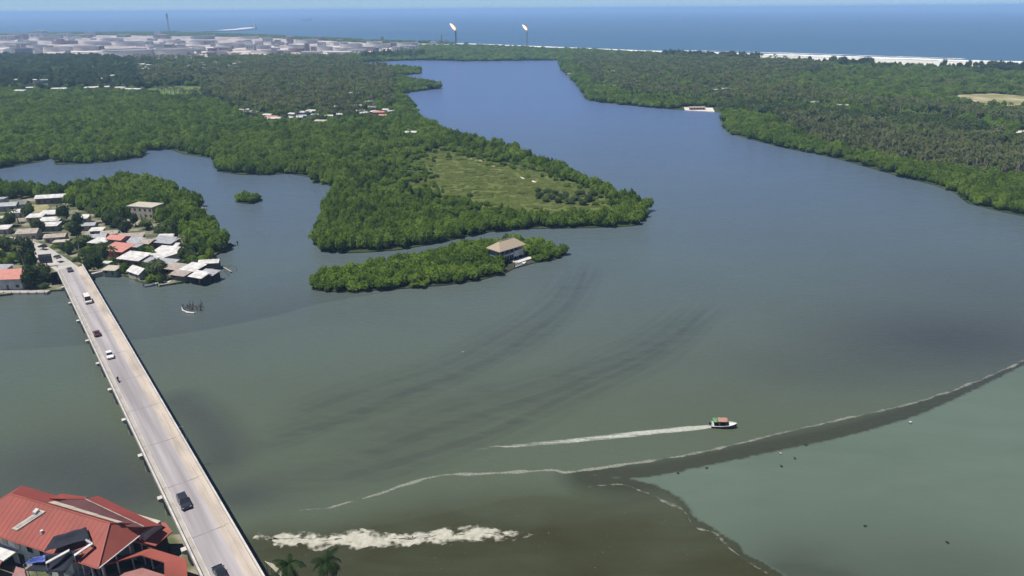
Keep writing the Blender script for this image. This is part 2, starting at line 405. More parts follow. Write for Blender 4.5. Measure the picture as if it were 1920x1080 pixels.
CLEAR_W = np.vstack([LINE_A2[6:], np.array([[900, 60], [60, 40]]), LINE_B[::-1]])
def attr(name, arr):
    a = wm.attributes.new(name, 'FLOAT', 'POINT'); a.data.foreach_set('value', arr.astype(np.float32))
dA, sA, arcA = seg_dist(WP, LINE_A); dA2, sA2, _ = seg_dist(WP, LINE_A2); dB, sB, _ = seg_dist(WP, LINE_B); dC, sC, arcC = seg_dist(WP, LINE_C)
clear = inside(WP, CLEAR_W)
dclear = np.minimum(dA2, dB); dclear = np.where(clear, dclear, -dclear)
pxw = to_px(np.column_stack([WP, np.zeros(len(WP))]))
def blob(line, half, soft):
    d, _, _ = seg_dist(WP, smooth_line(world_poly(line), 4)); return np.clip((half + soft - d) / soft, 0, 1)
def gauss(px, py, sx, sy):
    c = at(px, py); return np.exp(-(((WP[:, 0] - c.x) / sx) ** 2 + ((WP[:, 1] - c.y) / sy) ** 2))
band = np.where((sA < 0) & ~clear, 1.0, 0.0) * np.clip(1.6 - dA2 / 6.0, 0, 1)
band = np.maximum(band, np.where(~clear, np.clip(1.0 - dB / 2.6, 0, 1), 0))
brown = np.where((sA < 0) & ~clear, 1.0, 0.0) * np.clip((dA - 1.0) / 9, 0, 1)
brown = np.where(sC < 0, np.maximum(brown, np.clip(dC / 3, 0, 1) * (WP[:, 1] < 150)), brown * 0.75)
brown *= .25 + .75 * np.clip((139 - WP[:, 1]) / 20, 0, 1)
tr = np.zeros(len(WP))
for ln, h, s, k in (([(1105, 490), (1090, 530), (1045, 590), (960, 650), (850, 705), (720, 755), (560, 812), (450, 850)], .6, 2.6, .75), ([(1075, 510), (1040, 560), (960, 618), (840, 680), (700, 727), (500, 800)], .5, 2.8, .6),
                    ([(1345, 565), (1290, 612), (1230, 650), (1150, 690), (1040, 733), (900, 778), (750, 832), (600, 880)], .6, 2.2, .8), ([(1305, 570), (1240, 622), (1160, 665), (1050, 705), (900, 748), (740, 805)], .5, 2.2, .6),
                    ([(1325, 590), (1260, 642), (1200, 680), (1100, 727), (980, 782), (860, 832), (700, 882), (560, 905)], .5, 2.4, .75), ([(1180, 640), (1080, 690), (960, 730), (800, 790), (640, 850)], .4, 2.2, .5), ([(1000, 700), (860, 750), (700, 810), (560, 850)], 2, 7, .45), ([(900, 800), (760, 845), (560, 900), (430, 905)], 3, 6, .5), ([(930, 640), (800, 690), (640, 745), (520, 790)], .4, 2.5, .4)):
    cl_ = smooth_line(world_poly(ln), 4); dT, sT, aT = seg_dist(WP, cl_); sd_ = dT * sT
    for off, kk in ((0, .85), (3.4, .5), (-3.0, .55), (6.5, .3), (-6.2, .25)):
        wv = sd_ + off + .5 * np.sin(aT * .11 + off); wd = (.5 + aT * .006) * (h / .5)
        tr = np.maximum(tr, 1.2 * k * kk * np.clip(1.6 - np.abs(wv) / wd / 1.5, 0, 1) * np.clip(aT / 18, 0, 1) * np.clip((aT.max() - aT) / 12, 0, 1))
shade_patch = 0.62 * blob([(335, 752), (385, 790), (415, 830), (425, 858)], 1.5, 8) + 0.62 * gauss(1830, 640, 34, 24) + 0.42 * gauss(1900, 560, 50, 44) + 0.40 * gauss(1660, 640, 34, 26) + .3 * gauss(1560, 700, 30, 16) + 0.8 * gauss(120, 880, 26, 16) + .6 * gauss(250, 930, 14, 10)  # cloud shadow and wind darkening, painted into the water's base colour
fr2 = smooth_line(world_poly([(180, 645), (240, 640), (330, 628), (430, 611), (520, 592), (600, 570), (680, 556)]), 4)
dF, sF, _ = seg_dist(WP, fr2)
shade_patch += np.where(sF > 0, 0.42, 0) * np.clip(dF / 0.8, 0, 1) * np.clip(1 - dF / 45, 0, 1) * np.clip((-40 - WP[:, 0]) / 20, 0, 1)
shade_patch += .7 * gauss(450, 930, 8, 6)
foamA = np.clip(1 - dA / np.interp(arcA, [0, 90, 260], [.9, 1.0, 1.6]), 0, 1) * (0.60 + 0.32 * np.exp(-((arcA - 62) / 45) ** 2) - .22 * np.exp(-((arcA - 5) / 16) ** 2))
foamC = np.clip(1 - dC / 0.9, 0, 1) * np.clip(arcC / 20, 0, 1) * 0.74
dW, _, arcW = seg_dist(WP, smooth_line(world_poly([(780, 872), (850, 850), (900, 841), (980, 836), (1050, 829)])))
foamW = np.clip(1 - dW / 2.4, 0, 1) * np.clip(arcW / 30, 0, 1) * .45
attr('murk', gauss(1760, 1120, 34, 20) + .6 * gauss(1500, 1090, 12, 12)); attr('clear', dclear); attr('band', band); attr('brown', brown); attr('trail', tr); attr('shade_patch', np.clip(shade_patch, 0, 1)); attr('foam', foamW)
cA = at(700, 115).y
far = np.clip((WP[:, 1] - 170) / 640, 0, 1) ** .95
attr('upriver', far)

def water_mat():
    m, nt, b = new_mat('lagoon_water'); L = nt.links.new
    def at_(n): a = N(nt, 'ShaderNodeAttribute'); a.attribute_name = n; return a.outputs['Fac']
    geo = N(nt, 'ShaderNodeNewGeometry')
    def nz(scale, detail, st=(1, 1, 1), dist=0.0):
        mp = N(nt, 'ShaderNodeMapping'); mp.inputs['Scale'].default_value = st
        n = N(nt, 'ShaderNodeTexNoise'); n.inputs['Scale'].default_value = scale; n.inputs['Detail'].default_value = detail; n.inputs['Distortion'].default_value = dist
        L(geo.outputs['Position'], mp.inputs[0]); L(mp.outputs[0], n.inputs['Vector']); return n.outputs[0]
    def mth(op, a, bb, c=None, clamp=False):
        n = N(nt, 'ShaderNodeMath', operation=op); n.use_clamp = clamp
        for i, q in enumerate((a, bb, c)):
            if q is None: continue
            if isinstance(q, (int, float)): n.inputs[i].default_value = q
            else: L(q, n.inputs[i])
        return n.outputs[0]
    def mix(f, a, c):
        n = N(nt, 'ShaderNodeMix', data_type='RGBA')
        if isinstance(f, (int, float)): n.inputs[0].default_value = f
        else: L(f, n.inputs[0])
        for i, q in ((6, a), (7, c)):
            if isinstance(q, tuple): n.inputs[i].default_value = (*q, 1)
            else: L(q, n.inputs[i])
        return n.outputs[2]
    big = nz(0.012, 4, (1, 1.6, 1), 0.4); mid = nz(0.08, 5, (0.6, 1.6, 1), 0.5); fine = nz(0.9, 6); streak = nz(0.25, 4, (0.35, 1.2, 1), 1.0)
    base = mix(big, (0.068, 0.080, 0.054), (0.084, 0.110, 0.076))
    base = mix(at_('upriver'), base, (0.092, 0.143, 0.270))  # sky reflection on the distant water, added as a bluer base colour
    base = mix(mth('MULTIPLY', mth('MULTIPLY', mid, 1.3, None, True), at_('brown')), base, (0.032, 0.030, 0.010))
    base = mix(mth('MULTIPLY', at_('brown'), 0.45), base, (0.030, 0.030, 0.011))
    base = mix(mth('MULTIPLY', at_('shade_patch'), 0.75), base, (0.036, 0.037, 0.042))
    tf = mth('MULTIPLY', at_('trail'), mth('MULTIPLY_ADD', streak, 1.2, 0.0, True))
    base = mix(mth('MULTIPLY', tf, 0.85), base, (0.036, 0.040, 0.036))  # wake ripples reflecting less sky, imitated by a darker base colour
    base = mix(mth('MULTIPLY', at_('band'), 0.85), base, (0.034, 0.037, 0.023))
    # the clear green water lies behind a sharp, slightly ragged front
    wob = mth('MULTIPLY_ADD', nz(0.45, 4), 2.4, -1.2)
    cl = mth('MULTIPLY_ADD', mth('ADD', at_('clear'), wob), 1.2, 0.3, True)
    base = mix(cl, base, mix(mth('MULTIPLY_ADD', mth('ADD', big, mid), .9, -.4, True), (0.078, 0.108, 0.080), (0.108, 0.144, 0.116)))
    base = mix(mth('MULTIPLY', mth('MULTIPLY', at_('murk'), cl), mth('MULTIPLY_ADD', mid, .8, .4, True)), base, (0.050, 0.062, 0.048))
    # foam strings
    fn = nz(1.1, 8, (0.7, 1.2, 1), 1.5)
    fo = mth('MULTIPLY_ADD', mth('ADD', mth('MULTIPLY', at_('foam'), 0.72), mth('MULTIPLY_ADD', fn, 0.9, -0.45)), 4.0, -1.75, True)
    fl = nz(0.35, 3); fl2 = nz(2.6, 2)
    fleck = mth('MULTIPLY', mth('GREATER_THAN', fl2, 0.735), mth('GREATER_THAN', fl, 0.56))
    fo = mth('MAXIMUM', mth('MULTIPLY', fo, 0.8), mth('MULTIPLY', fleck, mth('MULTIPLY', at_('brown'), 0.5)))
    col = mix(fo, base, (0.62, 0.62, 0.55))
    L(col, b.inputs['Base Color'])
    b.inputs['IOR'].default_value = 1.33
    rg = mth('MULTIPLY_ADD', mth('ADD', at_('shade_patch'), tf), 0.08, 0.10); rg = mth('MULTIPLY_ADD', at_('upriver'), 0.16, rg); rg = mth('MAXIMUM', rg, mth('MULTIPLY', fo, 0.8)); L(rg, b.inputs['Roughness'])
    h = mth('ADD', mth('MULTIPLY', nz(0.5, 5, (0.8, 1.3, 1)), 1.0), mth('MULTIPLY', nz(2.2, 4), 0.35))
    h = mth('ADD', h, mth('MULTIPLY', mid, 1.2))
    bp = N(nt, 'ShaderNodeBump'); bp.inputs['Distance'].default_value = 0.6
    L(mth('MULTIPLY_ADD', cl, -0.2, 0.38), bp.inputs['Strength']); L(h, bp.inputs['Height']); L(bp.outputs[0], b.inputs['Normal'])
    return m
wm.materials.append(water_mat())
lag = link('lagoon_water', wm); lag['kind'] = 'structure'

def sea_mat():
    m, nt, b = new_mat('sea_water'); L = nt.links.new
    geo = N(nt, 'ShaderNodeNewGeometry'); mp = N(nt, 'ShaderNodeMapping'); mp.inputs['Scale'].default_value = (0.4, 1, 1)
    n = N(nt, 'ShaderNodeTexNoise'); n.inputs['Scale'].default_value = 0.0016; n.inputs['Detail'].default_value = 6
    L(geo.outputs['Position'], mp.inputs[0]); L(mp.outputs[0], n.inputs['Vector'])
    rp = N(nt, 'ShaderNodeValToRGB'); rp.color_ramp.elements[0].position = .35; rp.color_ramp.elements[0].color = (0.048, 0.108, 0.185, 1)
    rp.color_ramp.elements[1].position = .7; rp.color_ramp.elements[1].color = (0.066, 0.134, 0.215, 1)
    L(n.outputs[0], rp.inputs[0]); L(rp.outputs[0], b.inputs['Base Color'])
    b.inputs['Roughness'].default_value = 0.35; b.inputs['IOR'].default_value = 1.33
    n2 = N(nt, 'ShaderNodeTexNoise'); n2.inputs['Scale'].default_value = 0.15; n2.inputs['Detail'].default_value = 5; L(geo.outputs['Position'], n2.inputs['Vector'])
    bp = N(nt, 'ShaderNodeBump'); bp.inputs['Strength'].default_value = .9; bp.inputs['Distance'].default_value = 2.0
    L(n2.outputs[0], bp.inputs['Height']); L(bp.outputs[0], b.inputs['Normal'])
    return m
sm = MB()
inner = [at(p[0], p[1] + 1.2) for p in ((-500, 72), (-200, 68), (0, 66), (100, 63), (320, 62), (500, 68), (560, 72), (640, 75), (740, 80), (800, 81), (900, 84), (1000, 88), (1100, 92), (1200, 97), (1300, 99.5), (1400, 102.5), (1500, 105.5), (1600, 108.5), (1700, 112), (1860, 117), (2050, 122), (2500, 140))]
iv = [(p.x, p.y, 0.02) for p in inner]
ov = [(-58000, 4000, 0.02)] + [(-58000 + (116000) * k / 19, 58000, 0.02) for k in range(20)] + [(58000, 1200, 0.02)]
sm.add(iv + ov, [(k, k + 1, len(iv) + k + 1, len(iv) + k) for k in range(len(iv) - 1)])
sea = sm.build('sea', sea_mat()); sea['kind'] = 'structure'
if sea.data.polygons[5].normal.z < 0: sea.data.flip_normals()

def foam_mat(name, thr, scale, st=(1, 1, 1), op=1.0, col=(0.66, 0.65, 0.58), soft=7.0, grain=.62):
    """broken froth: thick where the noise and the strip's density run high, open water between"""
    m, nt, b = new_mat(name); L = nt.links.new
    geo = N(nt, 'ShaderNodeNewGeometry'); mp = N(nt, 'ShaderNodeMapping'); mp.inputs['Scale'].default_value = st
    n = N(nt, 'ShaderNodeTexNoise'); n.inputs['Scale'].default_value = scale; n.inputs['Detail'].default_value = 9; n.inputs['Distortion'].default_value = 0.8; n.inputs['Roughness'].default_value = grain
    L(geo.outputs['Position'], mp.inputs[0]); L(mp.outputs[0], n.inputs['Vector'])
    a = N(nt, 'ShaderNodeAttribute'); a.attribute_name = 'froth'
    s = N(nt, 'ShaderNodeMath', operation='ADD'); L(n.outputs[0], s.inputs[0]); L(a.outputs['Fac'], s.inputs[1])
    q = N(nt, 'ShaderNodeMath', operation='MULTIPLY_ADD'); q.use_clamp = True; q.inputs[1].default_value = soft; q.inputs[2].default_value = -soft * thr; L(s.outputs[0], q.inputs[0])
    o = N(nt, 'ShaderNodeMath', operation='MULTIPLY'); o.inputs[1].default_value = op; L(q.outputs[0], o.inputs[0])
    L(o.outputs[0], b.inputs['Alpha'])
    rp = N(nt, 'ShaderNodeValToRGB'); rp.color_ramp.elements[0].position = .3; rp.color_ramp.elements[0].color = (col[0] * .72, col[1] * .72, col[2] * .62, 1); rp.color_ramp.elements[1].position = .6; rp.color_ramp.elements[1].color = (*col, 1)
    n3 = N(nt, 'ShaderNodeTexNoise'); n3.inputs['Scale'].default_value = scale * 2.3; n3.inputs['Detail'].default_value = 4; L(geo.outputs['Position'], n3.inputs['Vector'])
    L(n3.outputs[0], rp.inputs[0]); L(rp.outputs[0], b.inputs['Base Color']); b.inputs['Roughness'].default_value = .9
    bp = N(nt, 'ShaderNodeBump'); bp.inputs['Strength'].default_value = .7; bp.inputs['Distance'].default_value = .3; L(n3.outputs[0], bp.inputs['Height']); L(bp.outputs[0], b.inputs['Normal'])
    return m

def foam_strip(name, line, half, mat, label, cat, nu=140, nv=12, lump=0.1, z=0.03, prof=None, endfade=0.08, ragged=0.0):
    """lumpy strip of froth along a line on the water"""
    line = smooth_line(line, 8)
    seg = np.hypot(*np.diff(line, axis=0).T); s = np.concatenate([[0], np.cumsum(seg)])
    vs, dens = [], []
    for i in range(nu + 1):
        t = i / nu; d = t * s[-1]
        x = np.interp(d, s, line[:, 0]); y = np.interp(d, s, line[:, 1])
        x2 = np.interp(d + .5, s, line[:, 0]) - np.interp(d - .5, s, line[:, 0]); y2 = np.interp(d + .5, s, line[:, 1]) - np.interp(d - .5, s, line[:, 1])
        l = math.hypot(x2, y2) or 1; n = (-y2 / l, x2 / l)
        w = half if not callable(half) else half(t)
        for j in range(nv + 1):
            q = 2 * j / nv - 1
            X = x + n[0] * q * w; Y = y + n[1] * q * w
            if ragged: X += n[0] * ragged * mnoise.noise((x * .22, y * .22, 3.1 + (q > 0))); Y += n[1] * ragged * mnoise.noise((x * .22, y * .22, 3.1 + (q > 0)))
            ed = 1 - abs(q) ** 1.6
            pf = prof(t, q) if prof else 0.0
            e = min(1, t / endfade, (1 - t) / endfade)
            dn = 0.50 * ed - 0.26 - (1 - e) * .8 + pf
            vs.append((X, Y, z + max(0, ed) * lump * (0.5 + mnoise.noise((X * .8, Y * .8, 0))))); dens.append(dn)
    me = bpy.data.meshes.new(name)
    me.from_pydata(vs, [], [(i * (nv + 1) + j, (i + 1) * (nv + 1) + j, (i + 1) * (nv + 1) + j + 1, i * (nv + 1) + j + 1) for i in range(nu) for j in range(nv)])
    me.materials.append(mat); me.polygons.foreach_set('use_smooth', [True] * len(me.polygons))
    a = me.attributes.new('froth', 'FLOAT', 'POINT'); a.data.foreach_set('value', dens)
    o = link(name, me); tag(o, label, cat, kind='stuff')
    if me.polygons[0].normal.z < 0: me.flip_normals()
    return o
foam_strip('whitewash_foam', world_poly([(468, 1004), (510, 1008), (600, 1013), (700, 1012), (780, 1008), (880, 1004), (960, 1003), (1065, 1002)]), lambda t: 3.1 - 1.2 * max(0, (t - .75) / .25) - .8 * max(0, 1 - t / .12), foam_mat('whitewash', 0.42, 0.5, (0.7, 1.2, 1), .96, (0.43, 0.42, 0.36), 4.5, .58),
           'long ragged bank of dirty white foam on the water by the bridge', 'foam', 200, 20, 0.25, ragged=1.3, prof=lambda t, q: .0 - .60 * max(0, (t - .74) / .26) - .35 * max(0, 1 - t / .10) + .20 * mnoise.noise((t * 24, q * 1.6, 0)) + .16 * mnoise.noise((t * 70, q * 3, 4)), endfade=.02)
M['foam_line'] = foam_mat('foam_line', 0.50, 0.9, (0.6, 1.0, 1), .50, (0.36, 0.37, 0.32), 4.0)
foam_strip('foam_line', LINE_A[4:], lambda t: .55 + .35 * t, M['foam_line'], 'thin wandering line of foam where brown and green water meet', 'foam', 520, 6, .05, .02, ragged=.5, prof=lambda t, q: .20 * math.exp(-((t - .24) / .13) ** 2) - .09 + .13 * math.exp(-(t / .12) ** 2) + .20 * mnoise.noise((t * 40, 0, 1)) + .06 * t)
foam_strip('foam_line', LINE_C[14:], .5, M['foam_line'], 'broken foam flecks along the edge of the brown shallow water', 'foam', 320, 6, .05, .02, ragged=.8, prof=lambda t, q: -.10 + .30 * mnoise.noise((t * 35, 0, 5)))
foam_strip('boat_wake', world_poly([(868, 846), (940, 838), (1020, 831), (1100, 824), (1180, 815), (1260, 807), (1320, 801), (1338, 799)]), lambda t: 1.5 - .35 * t - .5 * max(0, (t - .9) / .1), foam_mat('wake', 0.42, 0.6, (0.2, 1.3, 1), .8, (0.46, 0.48, 0.44), 2.6, .55),
           'long white wake trailing behind the small tour boat', 'wake', 160, 12, 0.18, prof=lambda t, q: -0.42 + 0.80 * t ** .7, endfade=0.015)
M['surf'] = foam_mat('surf', 0.46, 0.02, (0.35, 1, 1), 1.0, (0.82, 0.84, 0.84))
foam_strip('surf_foam', world_poly([(810, 80.4), (900, 83), (1000, 87), (1100, 91), (1200, 95.5), (1300, 98.4), (1400, 101.2), (1500, 104), (1600, 107), (1700, 110.5), (1760, 112.5), (1862, 115.5), (2050, 120)]), lambda t: 24 + 30 * t, M['surf'], 'white surf breaking along the open sea beach', 'surf', 300, 10, .5, .06, endfade=.02)
foam_strip('outer_surf', world_poly([(1260, 94), (1400, 97.8), (1500, 100.4), (1600, 103.6), (1700, 107), (1840, 111.2)]), 22, foam_mat('outer_surf', 0.56, 0.018, (0.35, 1, 1), 1.0, (0.70, 0.72, 0.72)), 'thin outer line of white breakers off the beach', 'surf', 200, 6, .5, .05, endfade=.05)

# ------------------------------------------------------------------ air
hz = MB().box(-60000, 60000, -1500, 60000, -3.0, 118.0).build('haze', [])
hm = bpy.data.materials.new('haze'); hm.use_nodes = True
hn = hm.node_tree; hn.nodes.clear()
ho = hn.nodes.new('ShaderNodeOutputMaterial'); hv = hn.nodes.new('ShaderNodeVolumePrincipled')
hv.inputs['Color'].default_value = (0.42, 0.66, 1.0, 1); hv.inputs['Density'].default_value = 0.00014; hv.inputs['Anisotropy'].default_value = 0.0
hn.links.new(hv.outputs[0], ho.inputs['Volume'])
hz.data.materials.append(hm)
tag(hz, 'pale blue haze in the air over the lagoon and coast', 'haze', kind='stuff')

# ------------------------------------------------------------------ tree models
PROTO = {k: bpy.data.collections.new(k + '_models') for k in ('mangrove', 'scrub', 'palm', 'casuarina', 'shade')}
def ico(sub):
    bm = bmesh.new(); bmesh.ops.create_icosphere(bm, subdivisions=sub, radius=1.0)
    v = [tuple(p.co) for p in bm.verts]; f = [tuple(q.index for q in p.verts) for p in bm.faces]; bm.free(); return np.array(v), f
ICO1, ICO2 = ico(1), ico(2)
def crown_mesh(name, mat, seed, lobes, nleaf, leaf, flat=1.0, low=0.0):
    """crown of several leafy lobes: an uneven inner mass and many leaf clumps standing off it; about 1 m radius, 1 m tall"""
    rg = np.random.default_rng(seed); mb = MB(); cs = []
    for k in range(lobes):
        a = rg.uniform(0, 2 * math.pi); rr = 0.0 if k == 0 else rg.uniform(0.35, 0.72)
        r = rg.uniform(0.38, 0.56) * (1.1 if k == 0 else 1)
        zz = (0.62 if k == 0 else rg.uniform(0.34, 0.60)) * flat + low
        cs.append((np.array([rr * math.cos(a), rr * math.sin(a), zz]), r, rg.uniform(.62, .85)))
    for c, r, q in cs:
        v, f = ICO1
        vv = v * (r * 0.86) * (1 + rg.uniform(-.18, .18, (len(v), 1))); vv[:, 2] *= q; vv = vv + c
        vv[:, 2] = np.maximum(vv[:, 2], 0.02)
        mb.add(vv, f)
    for i in range(nleaf):
        c, r, q = cs[rg.integers(len(cs))]
        d = rg.normal(size=3); d[2] = abs(d[2]) * 1.0 - 0.25; d /= np.linalg.norm(d)
        p = c + d * r * rg.uniform(.80, 1.12) * np.array([1, 1, q])
        if p[2] < 0.03: continue
        nrm = d * .75 + np.array([0, 0, .45]) + rg.normal(size=3) * .42; nrm /= np.linalg.norm(nrm)
        t = np.cross(nrm, rg.normal(size=3)); t /= np.linalg.norm(t); bt = np.cross(nrm, t)
        s = leaf * rg.uniform(.6, 1.3)
        mb.add([p + t * s, p + bt * s * .7 + nrm * s * .15, p - t * s, p - bt * s * .7 + nrm * s * .15], [(0, 1, 2, 3)])
    me = bpy.data.meshes.new(name); me.from_pydata([tuple(map(float, v)) for v in mb.v], [], mb.f); me.materials.append(mat); me.update()
    return me
def proto(kind, me):
    o = bpy.data.objects.new(me.name, me); PROTO[kind].objects.link(o); return o
CROWN = {'mangrove': [], 'scrub': [], 'shade': [], 'casuarina': [], 'palm': []}
for k in range(6):
    me = crown_mesh('mangrove_crown', M['mangrove'], 10 + k, 7, 420, 0.135); CROWN['mangrove'].append(me); proto('mangrove', me)
for k in range(4):
    me = crown_mesh('scrub_bush', M['scrub'], 40 + k, 5, 220, 0.17); CROWN['scrub'].append(me); proto('scrub', me)
for k in range(4):
    me = crown_mesh('shade_tree_crown', M['dark_leaf'], 60 + k, 8, 420, 0.13, 1.0, 0.12); CROWN['shade'].append(me); proto('shade', me)
def casuarina_mesh(seed):
    rg = np.random.default_rng(seed); mb = MB()
    mb.tube((0, 0, 0), (0, 0, .9), .025, .008, 5)
    for i in range(260):
        z = rg.uniform(.12, 1.0); w = .30 * (1 - z) ** .7 * (0.55 + .45 * math.sin(z * 23 + seed) ** 2) + .02
        a = rg.uniform(0, 6.283); p = np.array([math.cos(a) * w, math.sin(a) * w, z]) * np.array([rg.uniform(.3, 1), rg.uniform(.3, 1), 1])
        d = np.array([math.cos(a), math.sin(a), rg.uniform(-.4, .5)]) * .09; u = np.array([-math.sin(a), math.cos(a), 0]) * .035
        mb.add([p - u, p + d - u * .4, p + d + u * .4, p + u], [(0, 1, 2, 3)])
    me = bpy.data.meshes.new('casuarina'); me.from_pydata([tuple(map(float, v)) for v in mb.v], [], mb.f); me.materials.append(M['casuarina']); return me
for k in range(3):
    me = casuarina_mesh(80 + k); CROWN['casuarina'].append(me); proto('casuarina', me)
def frond(mb, a, droop, L, w, base, seg=5, lift=0.5):
    pts = []; p = Vector(base); el = lift
    for s in range(seg + 1):
        pts.append(p.copy()); p = p + Vector((math.cos(a) * math.cos(el), math.sin(a) * math.cos(el), math.sin(el))) * (L / seg); el -= droop / seg
    side = Vector((-math.sin(a), math.cos(a), 0)); vs, fs = [], []
    for s, q in enumerate(pts):
        ww = w * (0.35 + math.sin(math.pi * min(1, (s + .6) / (seg + .9)))) * .75
        vs += [q + side * ww - Vector((0, 0, ww * .7)), q, q - side * ww - Vector((0, 0, ww * .7))]
    for s in range(seg):
        b = s * 3; fs += [(b, b + 1, b + 4, b + 3), (b + 1, b + 2, b + 5, b + 4)]
    mb.add(vs, fs)
def palm_parts(seed, H=10.0, n=15, L=3.4):
    rg = random.Random(seed); bend = rg.uniform(-1, 1); bend2 = rg.uniform(-1, 1)
    tp = [(bend * (t * t) * 1.2, bend2 * t * t * 1.2, t * H) for t in (0, .25, .5, .75, 1)]
    tk = MB().path(tp, [.34, .27, .25, .23, .2], 6)
    cr = MB()
    for k in range(n):
        frond(cr, 6.283 * k / n + rg.uniform(-.2, .2), rg.uniform(1.0, 2.0), L * rg.uniform(.8, 1.1), .42, tp[-1], 5, rg.uniform(-.1, 1.15))
    return tk, cr
def mesh_of(mb, name, mat):
    me = bpy.data.meshes.new(name); me.from_pydata([tuple(map(float, v)) for v in mb.v], [], mb.f); me.materials.append(mat); me.update(); return me
PALM = []
for k in range(5):
    tk, cr = palm_parts(100 + k)
    PALM.append((mesh_of(tk, 'trunk', M['palm_bark']), mesh_of(cr, 'crown', M['palm'])))
    both = MB(); both.add(tk.v, tk.f); nt_ = len(tk.f); both.add(cr.v, cr.f)
    me = mesh_of(both, 'palm_model', M['palm_bark']); me.materials.append(M['palm']); me.polygons.foreach_set('material_index', [0] * nt_ + [1] * len(cr.f)); proto('palm', me)

def scatter(name, kind, P, S, Z, label, cat):
    """a mass of plants that nobody could count: points with a model on each"""
    n = len(P)
    if n == 0: return
    me = bpy.data.meshes.new(name); me.vertices.add(n)
    me.vertices.foreach_set('co', np.column_stack([P, Z]).astype(np.float32).ravel())
    a = me.attributes.new('size', 'FLOAT_VECTOR', 'POINT'); a.data.foreach_set('vector', S.astype(np.float32).ravel())
    a = me.attributes.new('turn', 'FLOAT_VECTOR', 'POINT'); tv = np.zeros((n, 3)); tv[:, 2] = rng.uniform(0, 6.283, n); a.data.foreach_set('vector', tv.astype(np.float32).ravel())
    a = me.attributes.new('model', 'INT', 'POINT'); a.data.foreach_set('value', rng.integers(0, 60, n).astype(np.int32))
    o = link(name, me); tag(o, label, cat, kind='stuff')
    ng = bpy.data.node_groups.new(name, 'GeometryNodeTree')
    ng.interface.new_socket('Geometry', in_out='INPUT', socket_type='NodeSocketGeometry'); ng.interface.new_socket('Geometry', in_out='OUTPUT', socket_type='NodeSocketGeometry')
    gi = ng.nodes.new('NodeGroupInput'); go = ng.nodes.new('NodeGroupOutput'); ip = ng.nodes.new('GeometryNodeInstanceOnPoints')
    ci = ng.nodes.new('GeometryNodeCollectionInfo'); ci.inputs['Collection'].default_value = PROTO[kind]; ci.inputs['Separate Children'].default_value = True; ci.inputs['Reset Children'].default_value = True
    def na(nm, t):
        q = ng.nodes.new('GeometryNodeInputNamedAttribute'); q.data_type = t; q.inputs['Name'].default_value = nm; return q.outputs['Attribute']
    l = ng.links.new
    l(gi.outputs[0], ip.inputs['Points']); l(ci.outputs[0], ip.inputs['Instance']); ip.inputs['Pick Instance'].default_value = True
    l(na('model', 'INT'), ip.inputs['Instance Index']); l(na('turn', 'FLOAT_VECTOR'), ip.inputs['Rotation']); l(na('size', 'FLOAT_VECTOR'), ip.inputs['Scale'])
    l(ip.outputs[0], go.inputs[0])
    md = o.modifiers.new('plants', 'NODES'); md.node_group = ng
    return o

HOUSES = []       # (x, y, radius) kept free of trees
def clear_of(P, extra=0.0):
    m = np.ones(len(P), bool)
    for x, y, r in HOUSES: m &= np.hypot(P[:, 0] - x, P[:, 1] - y) > r + extra
    return m
# ------------------------------------------------------------------ bridge
BD = Vector((-0.5914, 0.8064, 0)); BN = Vector((0.8064, 0.5914, 0))        # along the bridge (away), and to its right
B0 = at(375, 1080, 6.3); B0.z = 0
BRZ = 6.3; BW = 9.0                                                     # roadway height, full width
bridge = thing('bridge', 'long straight concrete road bridge crossing the lagoon to the village', 'bridge', (B0.x, B0.y, 0), math.atan2(BN.y, BN.x))
